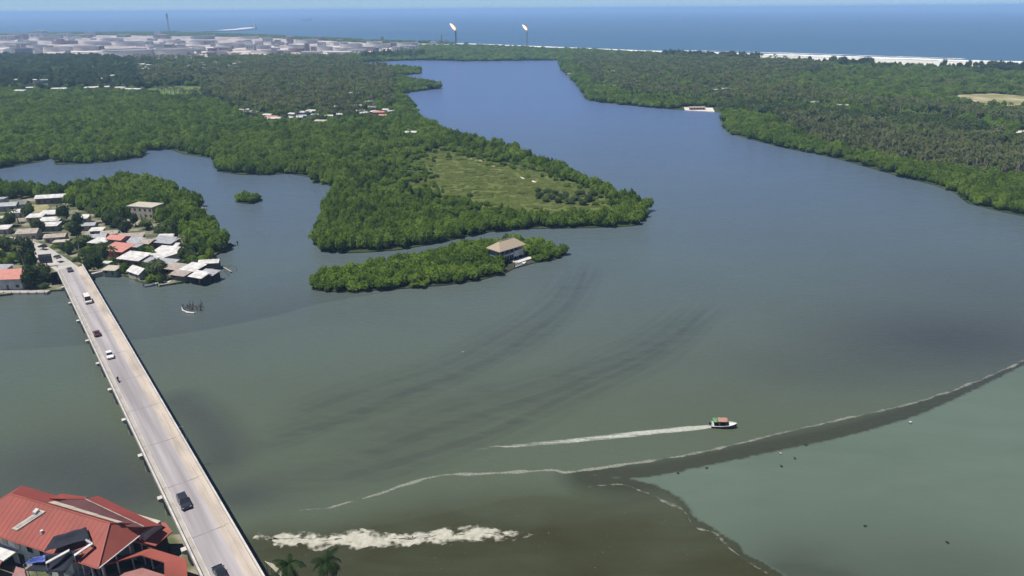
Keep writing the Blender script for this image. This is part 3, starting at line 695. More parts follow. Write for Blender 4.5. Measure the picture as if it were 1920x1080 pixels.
# local frame: x to the right, y along the bridge
M['road'] = paint('bridge_road', (0.35, 0.325, 0.335), 0.85, 0.17, 0.3, 0.05, stretch=(1.8, 0.06, 1))
M['dusty'] = paint('dusty_shoulder', (0.44, 0.385, 0.33), 0.9, 0.14, 0.4, 0.05, stretch=(1, .2, 1))
M['joint'] = paint('joint_tar', (0.22, 0.21, 0.21), 0.9, 0.2, 2)
S0, S1, SPAN = -24.0, 204.0, 19.6
pier_s = [(B0 - at(300, 930, 5)).length * 1.0]
pier_s = [ (Vector((at(300, 930, 5).x, at(300, 930, 5).y, 0)) - B0).dot(BD) + k * SPAN for k in range(-1, 10)]
edges = [S0] + [p for p in pier_s if S0 + 6 < p < S1 - 6] + [S1]
def zr(s): return BRZ
for a, b_ in zip(edges[:-1], edges[1:]):
    g = .03
    MB().box(0.12, BW - .12, a + g, b_ - g, BRZ - .55, BRZ - .10).build('deck_slab', M['concrete'], bridge)
    gd = MB()
    for gx_ in (1.2, 3.3, 5.6, 7.7): gd.box(gx_ - .25, gx_ + .25, a + .25, b_ - .25, BRZ - 1.5, BRZ - .552)
    gd.build('girder', M['concrete'], bridge)['kind'] = 'stuff'
    MB().box(1.35, 6.35, a + g, b_ - g, BRZ - .097, BRZ).build('road_surface', M['road'], bridge)
    MB().box(6.35, 7.65, a + g, b_ - g, BRZ - .097, BRZ + .004).build('shoulder', M['dusty'], bridge)
    MB().box(.27, 1.35, a + g, b_ - g, BRZ - .097, BRZ + .22).build('sidewalk', M['concrete'], bridge)
    MB().box(7.65, 8.73, a + g, b_ - g, BRZ - .097, BRZ + .22).build('sidewalk', M['dusty'], bridge)
    MB().box(1.35, 1.50, a + g, b_ - g, BRZ + .003, BRZ + .235).build('kerb', M['coping'], bridge)
    MB().box(0, .27, a + .012, b_ - .012, BRZ - .62, BRZ + .80).build('parapet', M['concrete'], bridge)
    MB().box(-.05, .32, a + .012, b_ - .012, BRZ + .80, BRZ + .92).build('coping', M['coping'], bridge)
    MB().box(8.73, 9.0, a + .012, b_ - .012, BRZ - .62, BRZ + .80).build('parapet', M['concrete'], bridge)
    MB().box(8.68, 9.05, a + .012, b_ - .012, BRZ + .80, BRZ + .92).build('coping', M['coping'], bridge)
for p in edges[1:-1]:
    MB().box(1.52, 7.63, p - .11, p + .11, BRZ - .05, BRZ + .008).build('expansion_joint', M['joint'], bridge)
for p in pier_s:
    if p > S1 - 4: continue
    MB().prism([(-.75, BRZ - 1.62), (-.75, BRZ - 2.2), (-.1, BRZ - 2.75), (8.9, BRZ - 2.75), (8.95, BRZ - 2.3), (8.95, BRZ - 1.62)], p - .6, p + .6).build('pier_cap', M['coping'], bridge)
    for x in (.6, 4.5, 8.4):
        MB().tube((x, p, -1.5), (x, p, BRZ - 2.74), .5, .5, 12).build('pier', M['concrete'], bridge)
for p, x in ((46, 9.25), (120, 9.25)):
    q = MB(); q.tube((x, p, BRZ - .4), (x, p, BRZ + 4.6), .06, .045, 6); q.tube((x, p, BRZ + 4.6), (x - 1.2, p, BRZ + 4.9), .045, .04, 6); q.build('lamp_pole', M['zinc'], bridge)
def bp(s, x, z=BRZ):
    w = B0 + BD * s + BN * x; return Vector((w.x, w.y, z))
BRZROT = math.atan2(BN.y, BN.x)
# road beyond the bridge
def ribbon(name, line, half, mat, z0, z1=None, kind='structure'):
    n = len(line); vs = []
    for i, p in enumerate(line):
        a = line[max(i - 1, 0)]; b_ = line[min(i + 1, n - 1)]; d = (b_ - a); d = d / np.hypot(*d); nn = np.array([-d[1], d[0]])
        z = z0 + ((z1 if z1 is not None else z0) - z0) * min(1, i / (n * .35))
        vs += [(*(p + nn * half), z), (*(p - nn * half), z), (*(p + nn * (half + .9)), z - 6), (*(p - nn * (half + .9)), z - 6)]
    fs = []
    for i in range(n - 1):
        k = i * 4; fs += [(k, k + 1, k + 5, k + 4), (k + 2, k, k + 4, k + 6), (k + 1, k + 3, k + 7, k + 5)]
    o = MB().add(vs, fs).build(name, mat); o['kind'] = kind; return o
e0 = bp(S1 + .02, BW / 2 - .4); e1 = bp(S1 + 8, BW / 2 - .4)
rl = smooth_line(np.array([(e0.x, e0.y), (e1.x, e1.y), tuple(at(92, 476, 3))[:2], tuple(at(70, 464, 2))[:2], tuple(at(48, 457, 1.6))[:2], tuple(at(10, 449, 1.5))[:2], tuple(at(-60, 443, 1.5))[:2]]), 6)
M['road2'] = paint('village_road', (0.42, 0.40, 0.37), 0.9, 0.12, 0.2)
ribbon('village_road', rl, 3.9, M['road2'], BRZ - .006, 1.5)
ribbon('road_verge', rl - np.array([0, 0]), 6.2, M['yard'], BRZ - .35, 1.42)
for p in rl: HOUSES.append((p[0], p[1], 6.5))

# ------------------------------------------------------------------ vehicles
def vehicle(name, label, cat, paint_m, loc, rz, L=4.4, W=1.78, H=1.5, style='car', group='vehicles on the bridge road'):
    """front towards local +y"""
    t = thing(name, label, cat, loc, rz, group); h = L / 2; w = W / 2
    if style == 'car': prof = [(-h, .35), (-h, .85), (-h + .15, .98), (-h + .75, 1.02), (h - 1.25, 1.0), (h - .15, .82), (h, .65), (h, .35)]; cab = [(-h + .45, 1.0), (-h + 1.0, H), (h - 2.0, H), (h - 1.2, 1.0)]
    elif style == 'suv': prof = [(-h, .4), (-h, 1.05), (-h + .12, 1.12), (h - 1.15, 1.1), (h - .12, .98), (h, .75), (h, .4)]; cab = [(-h + .1, 1.1), (-h + .35, H), (h - 1.9, H), (h - 1.1, 1.1)]
    else: prof = [(-h, .45), (-h, 1.2), (h - .6, 1.2), (h - .05, 1.0), (h, .7), (h, .45)]; cab = [(-h + .03, 1.2), (-h + .12, H), (h - 1.1, H), (h - .5, 1.2)]
    def ext(pr, w0, w1, zsplit):
        v = []
        for sx in (-1, 1):
            for (y, z) in pr:
                ww = w0 if z <= zsplit else w1; v.append((sx * ww, y, z))
        n = len(pr); return v, [tuple(range(n - 1, -1, -1)), tuple(range(n, 2 * n))] + [(i, (i + 1) % n, (i + 1) % n + n, i + n) for i in range(n)]
    b_ = MB(); b_.add(*ext(prof, w, w * .97, .7)); ob = b_.build('body', paint_m, t)
    bv = ob.modifiers.new('round', 'BEVEL'); bv.width = .06; bv.segments = 2
    zs = cab[0][1] + .02; c = MB(); c.add(*ext(cab, w * .95, w * .80, zs)); co = c.build('cabin', M['glass'], t)
    r = MB(); y0, y1 = cab[1][0], cab[2][0]; r.box(-w * .81, w * .81, y0 - .02, y1 + .02, H - .04, H + .045); ro = r.build('roof', paint_m, t)
    bv = ro.modifiers.new('round', 'BEVEL'); bv.width = .03; bv.segments = 2
    for sx in (-1, 1):
        for (ya, yb) in ((cab[3][0], cab[2][0]), ((cab[2][0] + cab[1][0]) / 2 - .05, (cab[2][0] + cab[1][0]) / 2 - .05), (cab[0][0], cab[1][0])):
            MB().tube((sx * w * .955, ya, zs - .02), (sx * w * .81, yb, H - .01), .045, .045, 4).build('pillar', paint_m, t)
        for yy in (-h + .85, h - .85):
            wl_ = MB().tube((sx * (w - .2), yy, .33), (sx * (w + .01), yy, .33), .33, .33, 14).build('wheel', M['black'], t)
            MB().tube((sx * (w + .012), yy, .33), (sx * (w + .025), yy, .33), .19, .17, 10).build('rim', M['zinc'], wl_)
        MB().box(min(sx * w * .55, sx * w * .92), max(sx * w * .55, sx * w * .92), h - .10, h + .03, .66, .80).build('headlight', M['lamp'], t)
        MB().box(min(sx * w * .6, sx * w * .94), max(sx * w * .6, sx * w * .94), -h - .025, -h + .1, .72, .92).build('taillight', M['tail'], t)
        MB().box(min(sx * w, sx * (w + .18)), max(sx * w, sx * (w + .18)), cab[3][0] - .25, cab[3][0] - .1, zs - .02, zs + .13).build('mirror', paint_m, t)
    return t
CP = {k: car_paint(k + '_car_paint', c) for k, c in dict(dark=(.022, .024, .035), black=(.014, .015, .018), white=(.72, .72, .71), maroon=(.10, .025, .03), grey=(.12, .12, .125), cream=(.75, .68, .60)).items()}
def on_bridge(px, py, x=None):
    w = at(px, py, BRZ); w2 = Vector((w.x, w.y, 0)) - B0; s = w2.dot(BD); xx = w2.dot(BN)
    return bp(s, xx if x is None else x, BRZ + .01)
TO = BRZROT + math.pi
vehicle('suv', 'dark navy suv alone on the near half of the bridge', 'car', CP['dark'], on_bridge(346, 946), TO, 4.7, 1.9, 1.72, 'suv')
vehicle('hatchback_car', 'dark car at the very bottom of the bridge, nearest to the viewer', 'car', CP['black'], on_bridge(413, 1078), BRZROT, 4.2, 1.78, 1.48)
vehicle('sedan_car', 'white sedan with dark windscreens midway along the bridge', 'car', CP['white'], on_bridge(206, 669), TO, 4.6, 1.85, 1.48)
vehicle('hatchback_car', 'dark maroon car just behind the white sedan on the bridge', 'car', CP['maroon'], on_bridge(182, 628), BRZROT, 4.1, 1.75, 1.48)
vehicle('delivery_van', 'cream white van near the village end of the bridge', 'van', CP['cream'], on_bridge(165, 566), TO, 5.6, 2.1, 2.5, 'van')
vehicle('hatchback_car', 'dark grey car at the village end of the bridge', 'car', CP['grey'], on_bridge(131, 508), BRZROT, 4.1, 1.75, 1.48)
w = at(108, 484, 4.6); vehicle('hatchback_car', 'small grey car on the curve beyond the bridge', 'car', CP['grey'], (w.x, w.y, 4.55), BRZROT + .25, 4.1, 1.75, 1.48)
w = at(80, 464, 2.4); vehicle('hatchback_car', 'small dark car furthest up the village road', 'car', CP['black'], (w.x, w.y, 2.3), BRZROT + .6, 4.1, 1.75, 1.48)
mw = on_bridge(222, 716)
mc = thing('motorcycle', 'small dark motorcycle on the bridge between the white sedan and the navy suv', 'motorcycle', mw, TO)
for yy in (-.62, .62): MB().tube((-.05, yy, .3), (.05, yy, .3), .3, .3, 14).build('wheel', M['black'], mc)
q = MB(); q.path([(0, -.55, .45), (0, -.1, .62), (0, .35, .75), (0, .62, .32)], [.09, .16, .12, .05], 6); q.build('frame', M['steel'], mc)
MB().box(-.13, .13, -.6, .05, .74, .84).build('seat', M['black'], mc)
MB().tube((-.35, .42, 1.0), (.35, .42, 1.0), .025, .025, 6).build('handlebar', M['steel'], mc)
def skin_person(name, label, joints, edges_, radii, loc, rz, mat, group=None):
    me = bpy.data.meshes.new(name); me.from_pydata(joints, edges_, [])
    o = link('body', me); me.materials.append(mat)
    md = o.modifiers.new('skin', 'SKIN'); me.skin_vertices.new() if not me.skin_vertices else None
    for i, r in enumerate(radii): me.skin_vertices[0].data[i].radius = (r, r)
    me.skin_vertices[0].data[0].use_root = True
    sb = o.modifiers.new('smooth', 'SUBSURF'); sb.levels = 1; sb.render_levels = 1
    t = thing(name, label, 'person', loc, rz, group); o.parent = t; return t
J = [(0, -.28, .86), (0, -.2, 1.15), (0, -.1, 1.38), (0, -.07, 1.52), (0, -.04, 1.68), (.19, -.1, 1.36), (.28, .12, 1.15), (.24, .38, 1.05), (-.19, -.1, 1.36), (-.28, .12, 1.15), (-.24, .38, 1.05), (.12, -.26, .84), (.18, .12, .74), (.15, 0, .32), (-.12, -.26, .84), (-.18, .12, .74), (-.15, 0, .32)]
E_ = [(0, 1), (1, 2), (2, 3), (3, 4), (2, 5), (5, 6), (6, 7), (2, 8), (8, 9), (9, 10), (0, 11), (11, 12), (12, 13), (0, 14), (14, 15), (15, 16)]
skin_person('person', 'rider in dark clothes sitting on the small motorcycle', J, E_, [.14, .15, .16, .06, .12, .07, .05, .04, .07, .05, .04, .09, .07, .05, .09, .07, .05], mw, TO, M['navy'])

# ------------------------------------------------------------------ red roofed waterfront restaurant
RU = Vector((0.937, -0.349, 0)); RN = Vector((0.349, 0.937, 0)); RO = at(22, 927, 12); RO.z = 0
def rp(s, n, z): q = RO + RU * s + RN * n; return Vector((q.x, q.y, z))
rest = thing('restaurant', 'large waterfront restaurant with bright red roofs beside the bridge', 'restaurant', (RO.x, RO.y, 0))
def rbuild(mb, name, mat, parent=rest):
    o = mb.build(name, mat, None)
    o.parent = parent; o.matrix_parent_inverse = Matrix.Translation(-RO) if parent is rest else Matrix.Identity(4)
    return o
WS, WF, WB = -30, 21, 0
rbuild(MB().slab([rp(-7, -6.4, 8), rp(28.5, -6.4, 8), rp(25.3, 0, 12), rp(-.2, 0, 12)], .22), 'roof', M['red_roof'])
rbuild(MB().slab([rp(-.2, 0, 11.99), rp(25.3, 0, 11.99), rp(28.5, 6.4, 8), rp(-7, 6.4, 8)], .22), 'roof', M['red_roof'])
rbuild(MB().slab([rp(-7, 6.4, 7.99), rp(-7, -6.4, 7.99), rp(-.2, 0, 11.98)], .22), 'roof', M['red_roof'])
rbuild(MB().slab([rp(28.5, -6.4, 7.99), rp(28.5, 6.4, 7.99), rp(25.3, 0, 11.98)], .22), 'roof', M['red_roof2'])
for a, b_ in ((rp(-.2, 0, 12.03), rp(25.3, 0, 12.03)), (rp(25.3, 0, 12.02), rp(28.5, -6.4, 8.03)), (rp(25.3, 0, 12.02), rp(28.5, 6.4, 8.03))):
    rbuild(MB().tube(a, b_, .14, .14, 6), 'ridge_cap', M['red_roof2'])
sm_ = MB()
for k in range(30):
    s = -6 + k * 1.15; n0 = -6.35; n1 = -.15 if -.2 < s < 25.3 else None
    if n1 is None: continue
    sm_.tube(rp(s, n0, 8.06), rp(s, n1, 11.93), .035, .035, 4)
q_ = rbuild(sm_, 'roof_seams', M['red_roof2']); q_['kind'] = 'stuff'
rbuild(MB().tube(rp(-7, -6.5, 7.9), rp(28.5, -6.5, 7.9), .10, .10, 6), 'gutter', M['red_roof2'])
rbuild(MB().tube(rp(28.6, -6.4, 7.9), rp(28.6, 6.4, 7.9), .14, .14, 6), 'fascia', M['white'])
def qwall(s0, s1, n0, n1, z0, z1, mat, name='wall'):
    v = [rp(s, n, z) for z in (z0, z1) for (s, n) in ((s0, n0), (s1, n0), (s1, n1), (s0, n1))]
    return rbuild(MB().add(v, [(3, 2, 1, 0), (4, 5, 6, 7), (0, 1, 5, 4), (1, 2, 6, 5), (2, 3, 7, 6), (3, 0, 4, 7)]), name, mat)
qwall(-6, 20, -5.2, 5.4, .8, 7.9, M['white'])
for i in range(7):                                   # windows and doors of the long white wall
    s = -4.5 + i * 3.3
    f = qwall(s, s + 1.5, -5.28, -5.17, 4.9, 6.9, M['grey'], 'window'); g = qwall(s + .12, s + 1.38, -5.31, -5.24, 5.02, 6.78, M['glass'], 'pane')
    g.parent = f; g.matrix_parent_inverse = Matrix.Identity(4); f_ = f
    qwall(s + .2, s + 1.7, -5.27, -5.18, .9, 3.6, M['opening'], 'door')
qwall(-6, 6, -8.2, -5.22, 4.15, 4.4, M['white'], 'balcony')
rbuild(MB().slab([rp(-6, -11.5, 3.3), rp(7, -11.5, 3.3), rp(6, -8.4, 4.5), rp(-6, -8.4, 4.5)], .16), 'porch_roof', M['red_roof2'])
for s in range(-4, 8, 4): rbuild(MB().tube(rp(s, -11.0, .8), rp(s, -11.0, 3.3), .12, .12, 8), 'column', M['white'])
# roof terrace strip, vent, rooflight on the big slope
def on_slope(s, n, dz): return rp(s, n, 12 + 4 / 6.4 * n + dz)
tr_ = rbuild(MB().slab([on_slope(5.6, -5.0, .35), on_slope(7.0, -5.0, .35), on_slope(10.4, -1.2, .35), on_slope(9.0, -1.2, .35)], .45), 'rooflight', M['cream'])
rbuild(MB().slab([on_slope(6.1, -4.7, .42), on_slope(6.8, -4.7, .42), on_slope(9.9, -1.5, .42), on_slope(9.2, -1.5, .42)], .06), 'rooflight_sheet', M['grey'])
rbuild(MB().slab([on_slope(8.2, -2.2, 1.0), on_slope(9.0, -2.2, 1.0), on_slope(9.2, -1.5, 1.0), on_slope(8.4, -1.5, 1.0)], .9), 'vent', M['white'])
rbuild(MB().tube(on_slope(12.6, -4.2, -.1), on_slope(12.6, -4.2, .7), .35, .28, 10), 'vent', M['white'])
# rear wing: flat roof behind the ridge, back-slope darkness put into its maroon; pale strip in front
rbuild(MB().slab([rp(8, 2.7, 10.42), rp(27.3, 1.9, 10.30), rp(29.8, 3.1, 10.0), rp(12.5, 5.4, 10.2), rp(9.5, 4.2, 10.3)], .2), 'roof', M['maroon'])
rbuild(MB().slab([rp(5.5, 3.2, 10.2), rp(9.5, 4.25, 10.36), rp(12.5, 5.45, 10.26), rp(10, 7.6, 8.6), rp(4, 6.6, 8.6)], .2), 'roof', M['red_roof'])
rbuild(MB().slab([rp(12.5, 5.42, 10.22), rp(29.8, 3.12, 10.02), rp(30.2, 6.4, 8.0), rp(11, 9.2, 8.0)], .2), 'roof', M['red_roof'])
rbuild(MB().tube(rp(12.5, 5.4, 10.32), rp(29.8, 3.1, 10.12), .10, .10, 6), 'ridge_cap', M['rust_zinc'])
for s0, s1 in ((8.6, 14.4), (14.5, 20.2), (20.3, 26.2)):
    rbuild(MB().slab([rp(s0, .85, 11.75), rp(s1, .85, 11.75), rp(s1 + .3, 2.1 - .02 * s0, 11.35), rp(s0 + .3, 2.1 - .02 * s0, 11.35)], .15), 'skylight_strip', M['cream'])
qwall(9, 29, 3.2, 7.5, .8, 7.9, M['cream'])
# low wing reaching towards the bridge
rbuild(MB().slab([rp(25, 1.6, 7.5), rp(27.8, 2.4, 6.9), rp(31.0, 3.6, 5.6), rp(31.2, 7.7, 5.8), rp(28.7, 8.7, 6.5), rp(25.3, 7.2, 7.2)], .2), 'roof', M['red_roof2'])
qwall(26, 30.4, 3.0, 7.0, .8, 5.3, M['opening'])  # solid near-black block paints the shaded gap under this roof
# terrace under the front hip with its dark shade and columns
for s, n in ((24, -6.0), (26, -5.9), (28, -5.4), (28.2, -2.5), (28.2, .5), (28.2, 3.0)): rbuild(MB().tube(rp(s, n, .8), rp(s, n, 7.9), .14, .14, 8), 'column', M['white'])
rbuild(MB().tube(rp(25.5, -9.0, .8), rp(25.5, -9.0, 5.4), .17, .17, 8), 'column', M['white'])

# round dining pavilion
PC = rp(34.5, -7.0, 0)
pav = thing('pavilion', 'round dining pavilion with an open ring of red roof next to the bridge', 'pavilion', (PC.x, PC.y, 0), math.atan2(RU.y, RU.x))
def ring(r0, z0, r1, z1, th, name, mat, n=8, a0=.39, arc=None):
    for k in range(n):
        if arc and k not in arc: continue
        a, b_ = a0 + k * 2 * math.pi / n, a0 + (k + 1) * 2 * math.pi / n
        MB().slab([(r1 * math.cos(a), r1 * math.sin(a), z1), (r1 * math.cos(b_), r1 * math.sin(b_), z1), (r0 * math.cos(b_), r0 * math.sin(b_), z0), (r0 * math.cos(a), r0 * math.sin(a), z0)], th).build(name, mat, pav)
ring(7.2, 6.9, 11.0, 5.2, .2, 'roof_panel', M['red_roof2'], arc=(0, 1, 2, 6, 7, 5))
for k in range(8):
    a, b_ = .39 + k * math.pi / 4, .39 + (k + 1) * math.pi / 4
    MB().slab([(6.8 * math.cos(a), 6.8 * math.sin(a), 4.3), (6.8 * math.cos(b_), 6.8 * math.sin(b_), 4.3), (0, 0, 5.3)], .18).build('inner_roof', M['mauve'], pav)
    MB().tube((10.2 * math.cos(a), 10.2 * math.sin(a), .8), (10.2 * math.cos(a), 10.2 * math.sin(a), 5.3), .14, .14, 8).build('column', M['white'], pav)
    MB().tube((6.7 * math.cos(a), 6.7 * math.sin(a), .8), (6.7 * math.cos(a), 6.7 * math.sin(a), 4.15), .12, .12, 8).build('column', M['wood'], pav)
MB().tube((0, 0, .7), (0, 0, 1.05), 10.4, 10.4, 24).build('floor', M['wood'], pav)
# tarpaulins and frames in the yard
def tarp(name, label, pts, mat, sag=.5, nx_=8, ny_=6, poles=True, seed=0):
    """cloth stretched between four corners, sagging"""
    c = [Vector(p) for p in pts]; t = thing(name, label, 'awning', (c[0].x, c[0].y, 0)); vs, fs = [], []
    for i in range(nx_ + 1):
        for j in range(ny_ + 1):
            a, b_ = i / nx_, j / ny_
            p = (c[0] * (1 - a) + c[1] * a) * (1 - b_) + (c[3] * (1 - a) + c[2] * a) * b_
            p.z -= sag * math.sin(math.pi * a) * math.sin(math.pi * b_) + .25 * mnoise.noise((a * 4 + seed, b_ * 4, 1)); vs.append(p - Vector((c[0].x, c[0].y, 0)))
    for i in range(nx_):
        for j in range(ny_): k = i * (ny_ + 1) + j; fs.append((k, k + 1, k + ny_ + 2, k + ny_ + 1))
    o = MB().add(vs, fs).build('cloth', mat, t, True); sd = o.modifiers.new('thick', 'SOLIDIFY'); sd.thickness = .06
    for p in c:
        if poles: q = p - Vector((c[0].x, c[0].y, 0)); MB().tube((q.x, q.y, .8), (q.x, q.y, p.z - .05), .07, .07, 6).build('pole', M['zinc'], t)
    return t
tarp('yard_awning', 'big navy blue tarpaulin over the restaurant yard, between red slopes', [at(82, 1034, 9.4), at(100, 1006, 10.7), at(161, 988, 11.7), at(168, 1010, 11.0)], M['navy'], .7, seed=1)
tarp('yard_awning', 'lower dark tarpaulin with a white edge below the big navy one', [at(46, 1070, 6.8), at(84, 1040, 9.0), at(152, 1030, 9.9), at(122, 1074, 7.2)], M['navy'], .5, seed=4)
tarp('yard_awning', 'small bright blue tarpaulin beside the white restaurant wall', [at(44, 1058, 7.6), at(60, 1046, 8.8), at(85, 1041, 9.2), at(85, 1053, 8.6)], M['blue'], .2, seed=7)
def beam(label, p, q, wdt, col):
    a, b_ = Vector(p), Vector(q); d = (b_ - a).normalized(); s = d.cross(Vector((0, 0, 1))).normalized() * wdt
    t = thing('awning_frame', label, 'awning frame', (a.x, a.y, 0)); o = Vector((a.x, a.y, 0))
    MB().slab([a - s - o, b_ - s - o, b_ + s - o, a + s - o], .2).build('rail', col, t)
    for r_ in (a, b_): MB().tube((r_.x - o.x, r_.y - o.y, .8), (r_.x - o.x, r_.y - o.y, r_.z - .2), .08, .08, 6).build('pole', M['zinc'], t)
beam('long white rail along the lower edge of the navy tarpaulin', at(86, 1055, 8.9), at(130, 1031, 10.1), .32, M['white'])
beam('short forked white frame at the right tip of the tarpaulins', at(139, 1041, 9.6), at(173, 1018, 10.7), .30, M['white'])
beam('grey frame crossing under the right tip of the tarpaulins', at(161, 1011, 10.9), at(173, 1020, 10.6), .2, M['zinc'])
tarp('yard_awning', 'faded pink awning at the bottom left corner', [at(18, 1090, 4.2), at(30, 1062, 5.0), at(52, 1068, 5.0), at(46, 1092, 4.2)], M['mauve'], .2, seed=9)
tarp('yard_awning', 'pale cream awning between the dark tarpaulins and the pavilion', [at(126, 1086, 4.6), at(150, 1066, 5.2), at(166, 1070, 5.2), at(150, 1092, 4.6)], M['cream'], .2, seed=11)

# ------------------------------------------------------------------ near palms and pier frame at the bottom edge
def big_palm(label, px, py, seed):
    w = at(px, py, 8.2); t = thing('coconut_palm', label, 'palm tree', (w.x, w.y, .5), seed); rg = random.Random(seed)
    MB().path([(0, .3, -.2), (.1, .2, 2), (.05, .05, 5), (0, 0, 7.3)], [.24, .18, .15, .13], 8).build('trunk', M['palm_bark'], t)
    for k in range(17):
        f = MB(); a = 6.283 * k / 17 + rg.uniform(-.15, .15); el = rg.uniform(-.2, 1.25); L = rg.uniform(2.7, 3.7); dr = rg.uniform(1.2, 2.1); p = Vector((0, 0, 7.3)); n = 12; pts = []
        for s in range(n + 1):
            pts.append(p.copy()); p = p + Vector((math.cos(a) * math.cos(el), math.sin(a) * math.cos(el), math.sin(el))) * (L / n); el -= dr / n
        f.path(pts, [.04 * (1 - s / (n + 2)) for s in range(n + 1)], 4)
        sd = Vector((-math.sin(a), math.cos(a), 0))
        for s in range(1, n + 1):
            for side in (-1, 1):
                for off in (0, .5):
                    q = pts[s].lerp(pts[s - 1], off); d = (pts[s] - pts[s - 1]).normalized(); ll = .78 * math.sin(math.pi * min(1, (s + 1.0) / (n + 1.6))) + .12
                    e = q + sd * side * ll * .8 + d * ll * .5 - Vector((0, 0, ll * rg.uniform(.35, .7))); u_ = d * .075
                    f.add([q - u_, q + u_, e + u_ * .3, e - u_ * .3], [(0, 1, 2, 3)])
        f.build('frond', M['near_palm'], t)
    return t
big_palm('coconut palm at the bottom edge, the left one of two beside the bridge', 541, 1056, 3)
big_palm('coconut palm at the bottom edge, the right one of two beside the bridge', 611, 1051, 8)
pf = thing('pier_frame', 'weathered pale timber frame at the bottom edge between bridge and palms', 'pier', at(510, 1075, 2.5))
pc = at(510, 1075, 2.5)
for k in range(4):
    a = at(497 + 5 * k, 1052 + 2 * k, 3.2) - pc; b_ = at(540 + 5 * k, 1092 + 2 * k, 3.2) - pc; MB().tube(a, b_, .07, .07, 6).build('rail', M['cream'], pf)
for k in range(5):
    a = at(499 + 9 * k, 1054 + 8 * k, 3.25) - pc; b_ = at(513 + 9 * k, 1058 + 8 * k, 3.25) - pc; MB().tube(a, b_, .06, .06, 6).build('slat', M['cream'], pf)
    MB().tube(a, (a.x, a.y, -4.0), .07, .07, 6).build('post', M['wood'], pf)

# ------------------------------------------------------------------ thatched stilt house on the island
HA = at(937, 472, 6.6); HB = at(987, 457, 6.6); HC = at(913, 466, 6.6)
hu = (HB - HA).normalized(); hl = (HB - HA).length; hv = (HC - HA); hv = (hv - hu * hv.dot(hu)); hd = hv.length; hv.normalize(); hd = max(hd, 8.5)
hs = thing('stilt_house', 'two storey house with pale thatched hip roof on the island shore', 'house', (HA.x, HA.y, 0), math.atan2(hu.y, hu.x))
HOUSES.append(tuple((HA + hu * hl / 2 + hv * hd / 2)[:2]) + (7.2,)); HOUSES.append(tuple((HA + hu * hl * .2 + hv * hd / 2)[:2]) + (5.5,)); HOUSES.append(tuple((HA + hu * hl * .9 + hv * hd / 2)[:2]) + (5.0,))
for q in (.15, .35, .55, .75, .95): HOUSES.append(tuple((HA + hu * hl * q - hv * 3.0)[:2]) + (3.6 if q > .25 else 2.0,))
EZ, RZ = 6.4, 9.3; ri = hd * .42
MB().slab([(0, 0, EZ), (hl, 0, EZ), (hl - ri, hd / 2, RZ), (ri, hd / 2, RZ)], .3).build('roof', M['thatch'], hs)
MB().slab([(0, hd, EZ), (0, 0, EZ), (ri, hd / 2, RZ - .01)], .3).build('roof', M['thatch'], hs)
MB().slab([(hl, 0, EZ), (hl, hd, EZ), (hl - ri, hd / 2, RZ - .01)], .3).build('roof', M['thatch'], hs)
MB().slab([(hl, hd, EZ), (0, hd, EZ), (ri, hd / 2, RZ - .02), (hl - ri, hd / 2, RZ - .02)], .3).build('roof', M['thatch'], hs)
MB().path([(ri - .2, hd / 2, RZ + .05), (hl / 2, hd / 2, RZ + .12), (hl - ri + .2, hd / 2, RZ + .05)], [.16, .2, .16], 6).build('ridge_cap', M['rust_zinc'], hs)
MB().box(.9, hl - .9, .9, hd - .9, 3.3, 3.6).build('floor_slab', M['white'], hs)
MB().box(1.0, hl - 1.0, 3.2, hd - 1.0, 3.6, 6.3).build('wall', M['grey'], hs)
MB().box(1.4, hl - 1.2, 3.4, hd - 1.2, .4, 3.3).build('ground_floor', M['grey'], hs)
MB().box(.95, hl * .58, .92, 1.02, 3.6, 4.15).build('balustrade', M['white'], hs)
MB().box(hl * .58, hl - .95, .90, 1.02, 2.0, 4.5).build('white_screen', M['white'], hs)
for k in range(6):
    x = 1.0 + k * (hl - 2.0) / 5
    MB().tube((x, 1.15, -.4), (x, 1.15, 3.3), .17, .17, 8).build('stilt', M['concrete'], hs)
    MB().tube((x, 1.2, 3.6), (x, 1.2, EZ + .1), .12, .12, 8).build('post', M['white'], hs)
for k in range(5):
    x = 1.6 + k * (hl - 4) / 4.6
    f = MB().box(x, x + 1.5, 3.14, 3.22, 4.0, 5.7).build('window', M['wood'], hs); MB().box(x + .1, x + 1.4, 3.10, 3.16, 4.1, 5.6).build('pane', M['glass'], f)
for k in range(4):
    x = 2.0 + k * (hl - 4) / 4
    MB().box(x, x + 1.8, 3.33, 3.42, .5, 2.9).build('door', M['opening'], hs)
dk = thing('dock', 'white concrete landing in front of the thatched stilt house', 'dock', (HA.x, HA.y, 0), math.atan2(hu.y, hu.x))
MB().box(hl * .42, hl * 1.06, -3.4, .6, .55, .85).build('deck', M['white'], dk)
MB().box(hl * .42, hl * .45, -3.3, .5, .85, 1.25).build('step', M['white'], dk)
for k in range(5): MB().tube((hl * (.45 + .14 * k), -3.1, -1.5), (hl * (.45 + .14 * k), -3.1, .55), .13, .13, 8).build('pile', M['concrete'], dk)
